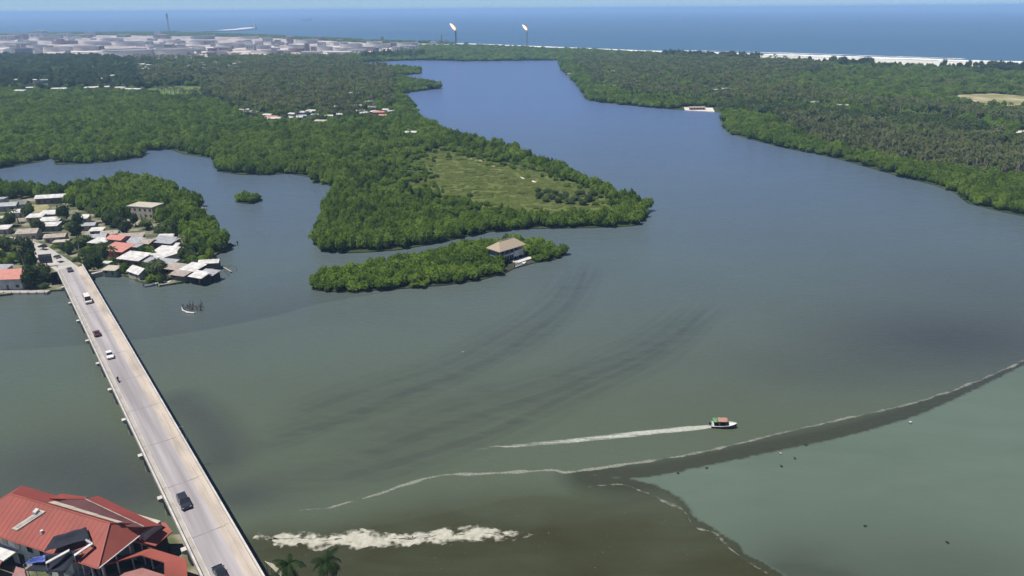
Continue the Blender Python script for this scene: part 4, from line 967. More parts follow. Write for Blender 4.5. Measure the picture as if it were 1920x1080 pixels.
def panga(name, label, loc, rz, L=7.0, W=1.9, hull='white', inside_='grey', group=None, deck=None, motor=True):
    """open skiff, bow towards +y"""
    t = thing(name, label, 'boat', loc, rz, group); n = 9; vs = []
    for i in range(n):
        a = i / (n - 1); w = W / 2 * (1 - max(0, (a - .45) / .55) ** 2.2) + .03; sh = .62 + .42 * a ** 2; bt = -.12 + .5 * max(0, a - .6) ** 2 * 2
        vs += [(-w, (a - .5) * L, sh), (-w * .72, (a - .5) * L, bt + .05), (0, (a - .5) * L, bt - .06), (w * .72, (a - .5) * L, bt + .05), (w, (a - .5) * L, sh)]
    fs = []
    for i in range(n - 1):
        for j in range(4): k = i * 5 + j; fs.append((k, k + 1, k + 6, k + 5))
    fs.append((0, 1, 2, 3, 4)); h_ = MB().add(vs, fs).build('hull', M[hull], t); s = h_.modifiers.new('thick', 'SOLIDIFY'); s.thickness = .07
    MB().add([(-W * .44, -L * .49, .30), (W * .44, -L * .49, .30), (W * .42, L * .18, .32), (0, L * .40, .42), (-W * .42, L * .18, .32)], [(0, 1, 2, 3, 4)]).build('floor', M[inside_], t)
    MB().add([(-W * .40, L * .18, .74), (W * .40, L * .18, .74), (W * .22, L * .38, .9), (0, L * .49, 1.04), (-W * .22, L * .38, .9)], [(0, 1, 2, 3, 4)]).build('bow_deck', M[deck or hull], t)
    for y in (-.3, -.12, .06): MB().box(-W * .46, W * .46, y * L - .16, y * L + .16, .48, .56).build('bench', M['wood'], t)
    if motor:
        m_ = MB(); m_.box(-.18, .18, -L / 2 - .48, -L / 2 - .06, .55, 1.15); mo = m_.build('outboard_motor', M['black'], t); MB().box(-.07, .07, -L / 2 - .34, -L / 2 - .16, -.5, .55).build('motor_leg', M['steel'], mo)
    return t
hb = HA + hu * hl * .46 - hv * 5.0
panga('skiff', 'white skiff moored at the landing of the thatched house', (hb.x, hb.y, .05), math.atan2(hu.y, hu.x) - math.pi / 2, 6.6, 1.9)

# ------------------------------------------------------------------ tour boat
BA = at(1334, 800); BB = at(1380, 801); bd = (BB - BA); ang = math.atan2(bd.y, bd.x) - math.pi / 2
bc = (BA + BB) / 2
tb = panga('tour_boat', 'small speeding boat with orange and green canopy and a white bow', (bc.x, bc.y, .1), ang - .12, 6.3, 2.4, 'hull_dark', 'wood', deck='white')
tb.rotation_euler = (R(4), 0, ang - .12)
for sx in (-1, 1): MB().path([(sx * 1.2, -3.1, .70), (sx * 1.22, -.4, .72), (sx * 1.05, 1.3, .86), (sx * .55, 2.5, .98), (0, 3.15, 1.06)], [.07, .07, .08, .09, .09], 6).build('gunwale', M['white'], tb)
MB().box(-1.1, 1.1, -3.15, -2.3, .50, .78).build('stern_deck', M['white'], tb)
for x in (-.95, .95):
    for y in (-2.5, -1.1, .6): MB().tube((x, y, .5), (x * .95, y, 2.05), .035, .035, 6).build('canopy_post', M['zinc'], tb)
def arch(y0, y1, mat, z=2.02, w=1.15):
    vs, fs = [], []
    for i, y in enumerate(np.linspace(y0, y1, 6)):
        for j in range(7): a = j / 6; vs.append((w * (2 * a - 1), y, z + .28 * math.sin(math.pi * a) + .03 * math.sin(i * 2.1)))
    for i in range(5):
        for j in range(6): k = i * 7 + j; fs.append((k, k + 1, k + 8, k + 7))
    o = MB().add(vs, fs).build('canopy', mat, tb, True); s = o.modifiers.new('thick', 'SOLIDIFY'); s.thickness = .05
arch(-1.55, .95, M['orange']); arch(-2.8, -1.58, M['green'], 1.9)
MB().box(-1.0, 1.0, -3.1, -2.98, .8, 1.3).build('stern_rail', M['green'], tb)

# ------------------------------------------------------------------ village houses
def house(px, py, w, d, h, rot, roof, wall, label, style='gable', rh=1.2, group='village houses', z0=.8, name='house', openings=True):
    """front (local -y) towards the camera; px, py is the middle of the front foot of the wall"""
    c = at(px, py, z0); rz = R(rot); t = thing(name, label, 'house', (c.x, c.y, z0), rz, group)
    HOUSES.append((c.x - math.sin(rz) * d / 2, c.y + math.cos(rz) * d / 2, max(w, d) * .5))
    if w > d * 1.5:
        for sx in (-1, 1): HOUSES.append((c.x - math.sin(rz) * d / 2 + sx * math.cos(rz) * w * .3, c.y + math.cos(rz) * d / 2 + sx * math.sin(rz) * w * .3, d * .55))
    x = w / 2; o_ = .45
    if style == 'shed': MB().slab([(-x - o_, -o_ - .3, h), (x + o_, -o_ - .3, h), (x + o_, d + o_, h + rh), (-x - o_, d + o_, h + rh)], .12).build('roof', M[roof], t)
    elif style == 'flat': MB().box(-x - .15, x + .15, -.15, d + .15, h - .05, h + .3).build('roof', M[roof], t)
    else:
        MB().slab([(-x - o_, -o_, h - .15), (x + o_, -o_, h - .15), (x + o_, d / 2, h + rh), (-x - o_, d / 2, h + rh)], .12).build('roof', M[roof], t)
        MB().slab([(x + o_, d + o_, h - .15), (-x - o_, d + o_, h - .15), (-x - o_, d / 2, h + rh - .01), (x + o_, d / 2, h + rh - .01)], .12).build('roof', M[roof], t)
    wl_ = MB(); wl_.box(-x, x, 0, d, -.6, h - .18)
    if style == 'gable': wl_.add([(-x + .01, .02, h - .2), (-x + .01, d - .02, h - .2), (-x + .01, d / 2, h + rh - .25), (x - .01, .02, h - .2), (x - .01, d - .02, h - .2), (x - .01, d / 2, h + rh - .25)], [(0, 1, 2), (3, 5, 4), (0, 2, 5, 3), (1, 4, 5, 2), (0, 3, 4, 1)])
    wl_.build('wall', M[wall], t)
    if openings:
        n = max(2, int(w / 2.8)); dr = n // 2
        for f_ in range(1 if h < 5 else 2):
            zb = f_ * 2.9
            for k in range(n):
                xx = -x + (k + .5) * w / n
                if k == dr and f_ == 0: MB().box(xx - .5, xx + .5, -.05, .04, .02, 2.1).build('door', M['wood'], t)
                else:
                    q = MB().box(xx - .65, xx + .65, -.05, .04, zb + .95, zb + 2.1).build('window', M['wood'], t); MB().box(xx - .55, xx + .55, -.09, -.04, zb + 1.02, zb + 2.02).build('pane', M['glass'], q)
    return t
VH = [
 (214, 484, 10.5, 7, 3.4, -18, 'salmon', 'pink', 'bright pink house with salmon red roof near the bridge end', 'shed', 1.3),
 (216, 466, 8, 6, 4.4, -18, 'salmon', 'pink', 'smaller pale pink roofed house just behind the bright pink one', 'gable', 1.0),
 (182, 468, 7.5, 6, 3.2, -15, 'white', 'cream', 'white roofed house left of the pink house', 'shed', .5),
 (248, 466, 10, 7, 3.2, -18, 'zinc', 'grey', 'grey roofed house right behind the pink house', 'gable', 1.2),
 (242, 475, 8, 5, 2.8, -18, 'zinc', 'cream', 'pale sheet roofed house between pink house and big white roof', 'shed', .6),
 (272, 470, 5.5, 6, 3.6, -20, 'rust_zinc', 'pink', 'house with dusty pink roof before the long grey roof', 'gable', 1.0),
 (304, 469, 11, 6, 3.6, -18, 'zinc', 'dark_grey', 'long grey roofed house with dark front near the point', 'shed', 1.0),
 (311, 484, 10.5, 5, 2.9, -16, 'white', 'dark_grey', 'low house with clean white roof over a dark front', 'shed', .9),
 (294, 492, 9, 9, 2.8, -38, 'white', 'white', 'house with the large brightest white roof in the village', 'shed', .5),
 (243, 499, 11, 7, 3.0, -18, 'white', 'salmon', 'white roofed house with peach side wall near the shore', 'shed', 1.0),
 (298, 503, 14, 4, 2.4, -17, 'zinc', 'grey', 'long low grey sheet roof behind the waterfront shacks', 'shed', .7),
 (252, 522, 8, 5, 2.6, -35, 'white', 'cream', 'white tent like roof by the shore near the seawall', 'gable', 1.6),
 (326, 516, 9, 5, 2.6, -20, 'rust_zinc', 'wood', 'brown grey waterfront shack with rusty roof', 'shed', .7),
 (334, 526, 7, 4, 2.4, -20, 'rust_zinc', 'wood', 'low weathered shack at the water beside the bright white roofs', 'shed', .5),
 (354, 519, 7.2, 6, 2.9, -24, 'white', 'opening', 'open shelter with the upper bright white roof on the waterfront', 'shed', .9),
 (369, 531, 6.2, 4, 2.6, -24, 'white', 'opening', 'open shelter with the lower bright white roof over the water', 'shed', 1.0),
 (388, 525, 6.5, 4, 2.4, -18, 'zinc', 'opening', 'grey roofed boat shelter right of the bright white roofs', 'shed', .6),
 (392, 503, 7.5, 4, 2.4, 8, 'white', 'dark_grey', 'pale roofed boat shed at the tip of the point', 'gable', .8),
 (265, 409, 15, 9, 5.8, -14, 'cream', 'cream', 'large pale two storey house among the trees on the rise', 'flat', 0),
 (312, 455, 6, 4, 2.8, 12, 'white', 'white', 'small white house at the edge of the mangroves', 'shed', .5),
 (327, 471, 3.6, 4, 2.6, -10, 'white', 'cream', 'tiny pale hut right of the long grey roof', 'gable', .8),
 (244, 456, 11, 5, 2.8, 10, 'rust_zinc', 'cream', 'long beige house uphill from the pink house', 'shed', .6),
 (180, 456, 8.5, 5, 2.8, 12, 'zinc', 'grey', 'grey roofed house above the palms left of the pink house', 'gable', .9),
 (206, 449, 7, 5, 2.8, 14, 'rust_zinc', 'cream', 'beige roofed house in the row behind the pink house', 'gable', .9),
 (206, 516, 5.5, 4, 2.3, -8, 'cream', 'cream', 'low beige shed at the shore next to the seawall', 'shed', .4),
 (197, 505, 3.4, 3, 2.3, -8, 'white', 'white', 'small white kiosk near the seawall', 'flat', 0),
 (104, 382, 19, 6, 3.6, 14, 'white', 'dark_grey', 'very long white roofed hall before the back trees', 'gable', 1.2),
 (10, 397, 11, 6, 3.2, 10, 'zinc', 'grey', 'grey roofed house at the left edge, front of its row', 'gable', 1.2),
 (34, 394, 8, 6, 3.2, 10, 'dark_grey', 'grey', 'dark grey roofed house beside the dry lawn', 'gable', 1.2),
 (34, 408, 6, 5, 2.8, 10, 'white', 'white', 'small white house below the dry lawn', 'shed', .5),
 (66, 418, 7, 5, 3.0, 8, 'white', 'cream', 'white house on the left of the stepped white roofs', 'shed', .6),
 (95, 412, 10, 6, 3.0, 8, 'white', 'cream', 'upper house of the stepped white roofs', 'shed', .6),
 (93, 424, 9, 5, 2.8, 8, 'white', 'grey', 'middle house of the stepped white roofs', 'shed', .6),
 (92, 434, 8, 5, 2.8, 8, 'white', 'grey', 'lowest house of the stepped white roofs', 'shed', .6),
 (52, 451, 8.5, 6, 3.6, 10, 'rust_zinc', 'cream', 'brown roofed house with cream gable beside the road', 'gable', 1.4),
 (104, 456, 8.5, 5, 3.0, 12, 'rust_zinc', 'cream', 'pale beige house above the road bend', 'gable', .9),
 (114, 465, 6, 4, 2.5, 12, 'cream', 'cream', 'low cream wall house right by the road bend', 'flat', 0),
 (156, 420, 4.5, 5, 3, 10, 'white', 'white', 'small white house beneath the back mangroves', 'shed', .6),
 (164, 433, 7, 5, 2.8, 10, 'zinc', 'grey', 'grey house hidden between dark trees above the road', 'gable', .8),
 (182, 443, 5.5, 4, 2.8, 10, 'white', 'grey', 'narrow white roofed house in the shade row', 'shed', .5),
 (4, 440, 6, 5, 2.8, 10, 'white', 'cream', 'white house at the far left by the road', 'shed', .6),
 (6, 420, 5, 5, 2.8, 10, 'cream', 'cream', 'cream hut at the left edge between trees', 'gable', .8),
 (2, 362, 6, 4, 2.6, 5, 'white', 'white', 'white boathouse by the channel at the far left', 'gable', .7),
 (-2, 385, 6, 5, 3.2, 5, 'zinc', 'white', 'pale building cut off by the left edge', 'flat', 0),
 (16, 544, 11, 7, 4.6, 4, 'salmon', 'white', 'white house with pink roof on the quay left of the bridge', 'shed', 1.5),
 (0, 517, 5, 5, 2.6, 0, 'zinc', 'white', 'small pale shed behind the quay house', 'shed', .5),
 (44, 529, 3.6, 3, 2.4, 6, 'white', 'white', 'tiny white kiosk right of the quay house', 'flat', 0),
]
for q in VH: house(*q)
wq = at(20, 553, 0)
qy = thing('quay', 'pale concrete quay in front of the pink roofed house', 'quay', (wq.x, wq.y, 0)); MB().box(-9, 14, -.3, 2.2, -1, 1.0).build('slab', M['concrete'], qy)
for k in range(8): MB().tube((-8.5 + 3.1 * k, -.25, -1.0), (-8.5 + 3.1 * k, -.25, 1.35), .14, .14, 8).build('pile', M['wood'], qy)
p0, p1 = at(152, 528, 0), at(196, 517, 0)
sw = thing('seawall', 'angled concrete seawall and steps at the foot of the bridge', 'seawall', (p0.x, p0.y, 0)); d = p1 - p0
MB().slab([Vector((0, 0, 1.9)), d + Vector((0, 0, 1.9)), d + Vector((-1.2, 1.2, 1.9)), Vector((-1.2, 1.2, 1.9))], 3.2).build('wall', M['concrete'], sw)
d2 = at(152, 515, 1.9) - p0; d2.z = 0; MB().slab([d + Vector((-1.2, 1.25, 1.95)), d + Vector((-2.0, .4 + 1.6, 1.95)), d2 + Vector((-.6, .8, 3.2)), d2 + Vector((0, 0, 3.2))], 2.4).build('stair', M['cream'], sw)
# billboard by the approach
bw = at(90, 505, 2.0); bb = thing('billboard', 'dark back of a billboard on a single post by the bridge approach', 'billboard', (bw.x, bw.y, 1.5), .2)
MB().tube((0, 0, -.5), (0, 0, 4.0), .22, .2, 10).build('post', M['steel'], bb); MB().box(-2.4, 2.4, -.15, .15, 3.2, 7.0).build('panel', M['dark_grey'], bb)
for z in (3.9, 5.1, 6.3): MB().box(-2.3, 2.3, -.26, -.16, z - .07, z + .07).build('brace', M['steel'], bb)
gw = at(96, 505, 3.0); ga = thing('road_gantry', 'low grey barrier arm beside the end of the bridge', 'barrier', (gw.x, gw.y, 2.0), .25)
MB().box(-2.6, 2.6, -.12, .12, 2.2, 2.5).build('arm', M['dark_grey'], ga); MB().tube((-2.4, 0, 0), (-2.4, 0, 2.2), .12, .12, 8).build('post', M['steel'], ga); MB().tube((2.4, 0, 0), (2.4, 0, 2.2), .12, .12, 8).build('post', M['steel'], ga)
# hut on stilts behind the point, channel marker
w = at(393, 424, 0); st = thing('lookout_hut', 'dark lookout hut with white cap standing in the water behind the point', 'hut', (w.x, w.y, 0))
MB().box(-1.7, 1.7, -1.7, 1.7, 1.4, 4.0).build('cabin', M['dark_grey'], st); MB().add([(-2, -2, 4.0), (2, -2, 4.0), (2, 2, 4.0), (-2, 2, 4.0), (0, 0, 5.4)], [(0, 1, 4), (1, 2, 4), (2, 3, 4), (3, 0, 4), (3, 2, 1, 0)]).build('roof', M['white'], st)
for x in (-1.5, 1.5):
    for y in (-1.5, 1.5): MB().tube((x, y, -1.5), (x, y, 1.4), .13, .13, 6).build('stilt', M['wood'], st)
w = at(446, 460, 0); mk = thing('channel_marker', 'small dark channel marker post off the village point', 'marker post', (w.x, w.y, 0)); MB().tube((0, 0, -1.5), (0, 0, 1.5), .22, .2, 8).build('post', M['black'], mk); MB().box(-.35, .35, -.08, .08, 1.2, 2.0).build('board', M['hull_dark'], mk)
# pens and jetties off the point
def pile_pen(name, label, corners, step=1.6, top=1.0, walk=True, cat='fish pen'):
    c0 = at(*corners[0]); t = thing(name, label, cat, (c0.x, c0.y, 0)); rg = random.Random(5); pm = None
    W = [at(*c) - c0 for c in corners]
    for a, b_ in zip(W[:-1], W[1:]):
        L = (b_ - a).length; n = max(2, int(L / step))
        for k in range(n):
            p = a.lerp(b_, k / n); MB().tube((p.x, p.y, -1.4), (p.x + rg.uniform(-.1, .1), p.y + rg.uniform(-.1, .1), top * rg.uniform(.7, 1.3)), .08, .07, 5).build('stake', M['wood'], t)
        if walk: s = (b_ - a).normalized().cross(Vector((0, 0, 1))) * .35; zz = Vector((0, 0, top * .75)); MB().slab([a - s + zz, b_ - s + zz, b_ + s + zz, a + s + zz], .1).build('walkway', M['rust_zinc'], t)
    return t
pile_pen('jetty', 'crooked timber jetty running out from the village point', [(398, 504), (418, 502), (434, 512)], 2.0, .8, True, 'jetty')
pile_pen('fish_pen', 'square pen of dark stakes below the crooked jetty', [(402, 516), (412, 524), (430, 519), (420, 508)], 1.0, .8, False)
pile_pen('fish_pen', 'oval pen of dark stakes at the outer end of the jetty', [(424, 503), (434, 499), (444, 502), (444, 509), (432, 511)], .9, .7, False)
ft = at(360, 584); tt = thing('fish_trap', 'dark cluster of crooked stakes standing alone in open water', 'fish trap', (ft.x, ft.y, 0)); rg = random.Random(2)
for k in range(46):
    u_ = rg.uniform(0, 1); p = at(343 + 38 * u_, 584 - 10 * rg.uniform(0, 1) ** 1.2) - ft; h_ = rg.uniform(1.0, 2.6) * (1.3 if u_ < .15 or u_ > .85 else 1)
    MB().path([(p.x, p.y, -1.2), (p.x + rg.uniform(-.2, .2), p.y, h_ * .6), (p.x + rg.uniform(-.6, .6), p.y + rg.uniform(-.4, .4), h_)], [.09, .08, .05], 5).build('stake', M['wood'], tt)
cr_ = thing('canoe', 'slim white canoe tied at the front of the stake cluster', 'boat', (at(352, 585).x, at(352, 585).y, 0)); w = [at(*p) - Vector((cr_.location.x, cr_.location.y, 0)) for p in ((341, 577), (343, 583), (352, 587), (364, 588), (370, 586))]
MB().path([(p.x, p.y, .25) for p in w], [.12, .25, .32, .25, .08], 6).build('hull', M['white'], cr_)
for px, py, lab in ((286, 536, 'grey skiff at the outer corner of the low shacks'), (310, 534, 'white skiff pulled up before the weathered shacks'), (322, 530, 'pale skiff between the shacks and the bright roofs')):
    w = at(px, py); panga('skiff', lab, (w.x, w.y, .1), R(-70 + px % 40), 5.6, 1.5, 'white' if 'white' in lab else 'zinc', 'grey', 'skiffs along the village shore')

# ------------------------------------------------------------------ far settlement, refinery, coast
def far_house(px, py, w, h, roof, wall, label, group, rh=.9):
    c = at(px, py, .6); t = thing('house', label, 'house', (c.x, c.y, .5), rng.uniform(-.5, .5), group); d = w * .75; x = w / 2
    HOUSES.append((c.x, c.y - 1.0, w * 1.0)); HOUSES.append((c.x * .985, c.y * .985, w * .8))
    MB().box(-x, x, 0, d, -.4, h - .02).build('wall', M[wall], t)
    MB().slab([(-x - .4, -.4, h), (x + .4, -.4, h), (x + .4, d / 2, h + rh), (-x - .4, d / 2, h + rh)], .12).build('roof', M[roof], t)
    MB().slab([(x + .4, d + .4, h), (-x - .4, d + .4, h), (-x - .4, d / 2, h + rh - .01), (x + .4, d / 2, h + rh - .01)], .12).build('roof', M[roof], t)
    MB().box(-x * .2, x * .2, -.05, .04, .2, 2.3).build('door', M['wood'], t); MB().box(x * .4, x * .8, -.05, .04, 1.0, 2.2).build('window', M['glass'], t)
FS = [(458, 212, 9, 'white', 'white'), (466, 215, 8, 'white', 'white'), (478, 217, 7, 'white', 'cream'), (500, 222, 9, 'white', 'white'), (508, 226, 12, 'salmon', 'white'), (516, 229, 13, 'white', 'cream'), (546, 220, 8, 'white', 'white'), (556, 227, 12, 'white', 'cream'), (566, 224, 9, 'zinc', 'white'), (572, 217, 12, 'white', 'white'), (582, 214, 10, 'white', 'white'), (590, 222, 8, 'zinc', 'cream'), (600, 234, 11, 'cream', 'cream'),
      (617, 224, 8, 'white', 'white'), (628, 206, 7, 'white', 'white'), (638, 221, 7, 'white', 'white'), (660, 205, 10, 'white', 'white'), (672, 204, 8, 'zinc', 'white'), (676, 214, 9, 'white', 'white'), (684, 218, 9, 'white', 'white'), (697, 207, 9, 'zinc', 'white'), (702, 216, 10, 'white', 'salmon'), (710, 217, 11, 'salmon', 'cream'), (716, 223, 9, 'salmon', 'salmon'), (722, 212, 7, 'white', 'white'), (733, 215, 7, 'white', 'cream'), (770, 256, 9, 'white', 'white'), (694, 196, 11, 'zinc', 'cream'), (664, 180, 14, 'zinc', 'grey')]
for px, py, w, a, b_ in FS: far_house(px, py, w, 3.4, a, b_, 'salmon roofed house in the clearing across the inlet' if a == 'salmon' else ('grey roofed house in the clearing across the inlet' if a == 'zinc' else ('cream house in front of the clearing across the inlet' if a == 'cream' else 'white house in the clearing across the inlet')), 'far clearing houses with ' + {'salmon': 'salmon', 'zinc': 'grey', 'cream': 'cream', 'white': 'white'}[a] + ' roofs')
FT = [(rng.uniform(232, 462), rng.uniform(120, 136)) for _ in range(46)] + [(rng.uniform(0, 240), rng.uniform(114, 158)) for _ in range(34)]
for px, py in FT: far_house(px, py, rng.uniform(6, 13), rng.uniform(3, 5), 'white' if rng.uniform() < .7 else 'zinc', 'white', 'small pale house among dark trees in front of the refinery', 'pale houses before the refinery')
for px, py, w in ((35, 176, 16), (58, 170, 12), (110, 172, 18), (118, 173, 12), (175, 170, 22), (190, 169, 20), (224, 170, 13), (232, 172, 9), (245, 173, 14), (255, 173, 12), (20, 166, 14)): far_house(px, py, w, 4, 'white', 'white', 'pale house along the edge of the left forest', 'pale houses along the forest edge')
for px, py, w in ((1151, 138, 10), (1324, 160, 9), (1343, 158, 9), (1340, 174, 13), (1362, 172, 11), (1528, 198, 9), (1580, 204, 11), (1150, 166, 8), (1068, 143, 7), (1412, 213, 6)): far_house(px, py, w, 3.6, 'white' if px % 2 else 'zinc', 'white', 'pale house among the trees of the right bank', 'pale houses on the right bank')
bs = thing('beach_restaurant', 'low red and white building on the small sandy landing across the river', 'building', tuple(at(1308, 206, .5)), .05)
MB().box(-8, 8, 0, 4, 0, 2.3).build('wall', M['salmon'], bs); MB().slab([(-8.5, -.8, 2.4), (8.5, -.8, 2.4), (8.5, 4.5, 3.1), (-8.5, 4.5, 3.1)], .15).build('roof', M['rust_zinc'], bs)
for k in range(5): MB().box(-7 + 3.1 * k, -5.8 + 3.1 * k, -.06, .05, .6, 1.8).build('window', M['opening'], bs)
nv = thing('navigation_mark', 'white marker posts standing near the tip of the peninsula', 'marker', tuple(at(1124, 357, .4)))
MB().tube((0, 0, 0), (0, 0, 4.0), .25, .2, 8).build('post', M['white'], nv); MB().box(-.9, .9, -.1, .1, 2.7, 4.2).build('board', M['white'], nv); MB().tube((-3, .5, 0), (-3, .5, 2.6), .2, .2, 8).build('post', M['white'], nv); MB().box(-3.7, -2.3, .4, .6, 1.8, 2.8).build('board', M['white'], nv)
# tanks: px, py of foot, width px, height m, shell, roof
M['tank_rim'] = paint('tank_rim', (0.72, 0.70, 0.68), .5, .05, .05); M['tank_white'] = paint('tank_white', (0.58, 0.57, 0.56), .5, .08, .05); M['tank_grey'] = paint('tank_top', (0.24, 0.25, 0.27), .6, .1, .03); M['tank_pink'] = paint('tank_primer', (0.34, 0.24, 0.23), .6, .1, .03)
TK = [(222, 110, 88, 17, 'tank_white', 'tank_grey'), (304, 107, 74, 17, 'tank_white', 'tank_grey'), (24, 100, 50, 14, 'tank_grey', 'tank_grey'), (95, 97, 54, 13, 'tank_white', 'tank_pink'), (150, 95, 52, 12, 'tank_white', 'tank_pink'), (60, 92, 40, 12, 'tank_white', 'tank_pink'), (170, 86, 56, 12, 'tank_white', 'tank_pink'), (110, 83, 50, 12, 'tank_pink', 'tank_pink'), (232, 86, 62, 13, 'tank_white', 'tank_grey'), (285, 89, 46, 10, 'tank_white', 'tank_grey'),
      (350, 97, 60, 13, 'tank_white', 'tank_pink'), (372, 84, 60, 14, 'tank_white', 'tank_grey'), (322, 82, 42, 10, 'tank_white', 'tank_grey'), (424, 90, 66, 13, 'tank_white', 'tank_pink'), (452, 83, 38, 11, 'tank_white', 'tank_pink'), (480, 92, 52, 10, 'tank_white', 'tank_pink'), (515, 85, 34, 11, 'tank_white', 'tank_grey'), (552, 98, 36, 11, 'tank_pink', 'tank_white'), (548, 91, 40, 9, 'tank_white', 'tank_grey'), (372, 74, 50, 14, 'tank_grey', 'tank_grey'), (460, 73, 44, 9, 'tank_white', 'tank_pink'), (570, 82, 50, 14, 'tank_white', 'tank_grey'),
      (640, 100, 44, 12, 'tank_white', 'tank_pink'), (655, 92, 52, 15, 'tank_white', 'tank_grey'), (632, 86, 42, 11, 'tank_white', 'tank_pink'), (712, 90, 44, 12, 'tank_white', 'tank_grey'), (762, 89, 52, 14, 'tank_white', 'tank_grey'), (700, 84, 36, 10, 'tank_white', 'tank_white'), (606, 95, 36, 11, 'tank_white', 'tank_grey'), (40, 84, 40, 12, 'tank_white', 'tank_grey'), (10, 88, 36, 12, 'tank_white', 'tank_pink'), (400, 104, 46, 10, 'tank_white', 'tank_pink'), (500, 101, 44, 9, 'tank_white', 'tank_pink'), (200, 78, 46, 11, 'tank_white', 'tank_pink'), (80, 75, 46, 12, 'tank_white', 'tank_white'), (130, 73, 30, 11, 'tank_white', 'tank_grey')]
for px, py, wpx, h, a, b_ in TK:
    wpx *= 1.0 if wpx > 70 else .78; h *= 1.0 if wpx > 70 else .82
    c = at(px, py, .5); c2 = at(px + wpx / 2, py, .5); r = (c2 - c).length
    near = 'with grey roof' if b_ == 'tank_grey' else ('with rust pink roof' if b_ == 'tank_pink' else 'all in white')
    t = thing('storage_tank', ('broad white refinery tank ' if a == 'tank_white' else ('broad grey refinery tank ' if a == 'tank_grey' else 'broad rust pink refinery tank ')) + near, 'storage tank', (c.x, c.y + r, .5), 0, 'refinery tanks ' + ('white ' if a == 'tank_white' else 'dull ') + near)
    MB().tube((0, 0, 0), (0, 0, h), r, r, 40, False).build('shell', M[a], t, False)
    MB().tube((0, 0, h - 1.6), (0, 0, h - 1.2), r * .985, r * .985, 40).build('floating_roof', M[b_], t)
    rim = MB()
    for k in range(40):
        A, B_ = 2 * math.pi * k / 40, 2 * math.pi * (k + 1) / 40; rim.slab([(r * 1.01 * math.cos(A), r * 1.01 * math.sin(A), h + .5), (r * 1.01 * math.cos(B_), r * 1.01 * math.sin(B_), h + .5), (r * .955 * math.cos(B_), r * .955 * math.sin(B_), h + .5), (r * .955 * math.cos(A), r * .955 * math.sin(A), h + .5)], .49)
    rim.build('rim', M['tank_rim'], t)
PB = [(30, 73, 24, 18), (62, 70, 30, 14), (75, 68, 12, 22), (96, 72, 22, 12), (118, 70, 16, 15), (150, 71, 26, 11), (166, 69, 12, 18), (296, 72, 10, 26), (300, 73, 22, 14), (228, 70, 16, 9), (5, 76, 20, 16), (500, 79, 14, 14), (543, 82, 8, 22), (541, 77, 8, 12), (576, 97, 7, 20), (588, 101, 9, 16), (600, 76, 9, 12), (716, 80, 6, 18), (670, 101, 26, 9), (635, 105, 40, 8), (580, 105, 34, 8), (356, 108, 10, 16), (396, 107, 12, 10), (690, 96, 22, 10), (742, 95, 14, 8), (770, 93, 20, 9), (420, 97, 18, 10), (812, 84, 10, 9), (828, 80, 3, 24), (836, 82, 3, 14)]
rb = random.Random(12)
PB += [(q_, rb.uniform(72 + q_ * .012, 105), rb.uniform(4, 14), rb.uniform(5, 15)) for q_ in [rb.uniform(0, 780) for _ in range(70)]]
for px, py, wpx, h in PB:
    c = at(px, py, .5); w = (at(px + wpx / 2, py, .5) - c).length * 2
    t = thing('plant_building', 'pale block shaped plant building among the refinery tanks', 'building', (c.x, c.y, .5), 0, 'refinery plant buildings')
    MB().box(-w / 2, w / 2, 0, min(w, 40), 0, h).build('wall', M['white' if int(px) % 3 else 'tank_pink'], t); MB().box(-w / 2 - .6, w / 2 + .6, -.6, min(w, 40) + .6, h, h + 1.2).build('roof', M['white' if int(px) % 2 else 'zinc'], t)
    for k in range(3): MB().box(-w * .4 + k * w * .3, -w * .25 + k * w * .3, -.3, .2, h * .35, h * .7).build('window', M['steel'], t)
M['pale_ground'] = paint('pale_concrete_yard', (0.66, 0.62, 0.59), .9, .08, .02)
for k, pts in enumerate(([(0, 101.5), (60, 101), (140, 103.5), (210, 109), (205, 111), (130, 106.5), (60, 103.4), (0, 103.2)], [(70, 95), (180, 96.5), (180, 98.2), (70, 96.6)], [(560, 103), (760, 92), (768, 93.5), (640, 104.5), (560, 106)], [(330, 89.5), (520, 86.5), (520, 88), (330, 91.2)], [(-60, 92), (60, 90), (60, 91.4), (-60, 93.8)], [(600, 86), (790, 87), (790, 88.6), (600, 88)], [(300, 101), (400, 95.5), (470, 96), (470, 97.6), (400, 97.4), (310, 103)])):
    ground('concrete_yard', world_poly(pts), .56 + .01 * k, M['pale_ground'], .1)
M['flame'], nt_, b_ = new_mat('gas_flame'); b_.inputs['Base Color'].default_value = (1, .45, .12, 1); b_.inputs['Emission Color'].default_value = (1.0, .40, .08, 1); b_.inputs['Emission Strength'].default_value = 1.5
M['flame_core'], nt_, b_ = new_mat('gas_flame_core'); b_.inputs['Base Color'].default_value = (1, .9, .7, 1); b_.inputs['Emission Color'].default_value = (1.0, .80, .42, 1); b_.inputs['Emission Strength'].default_value = 1.7
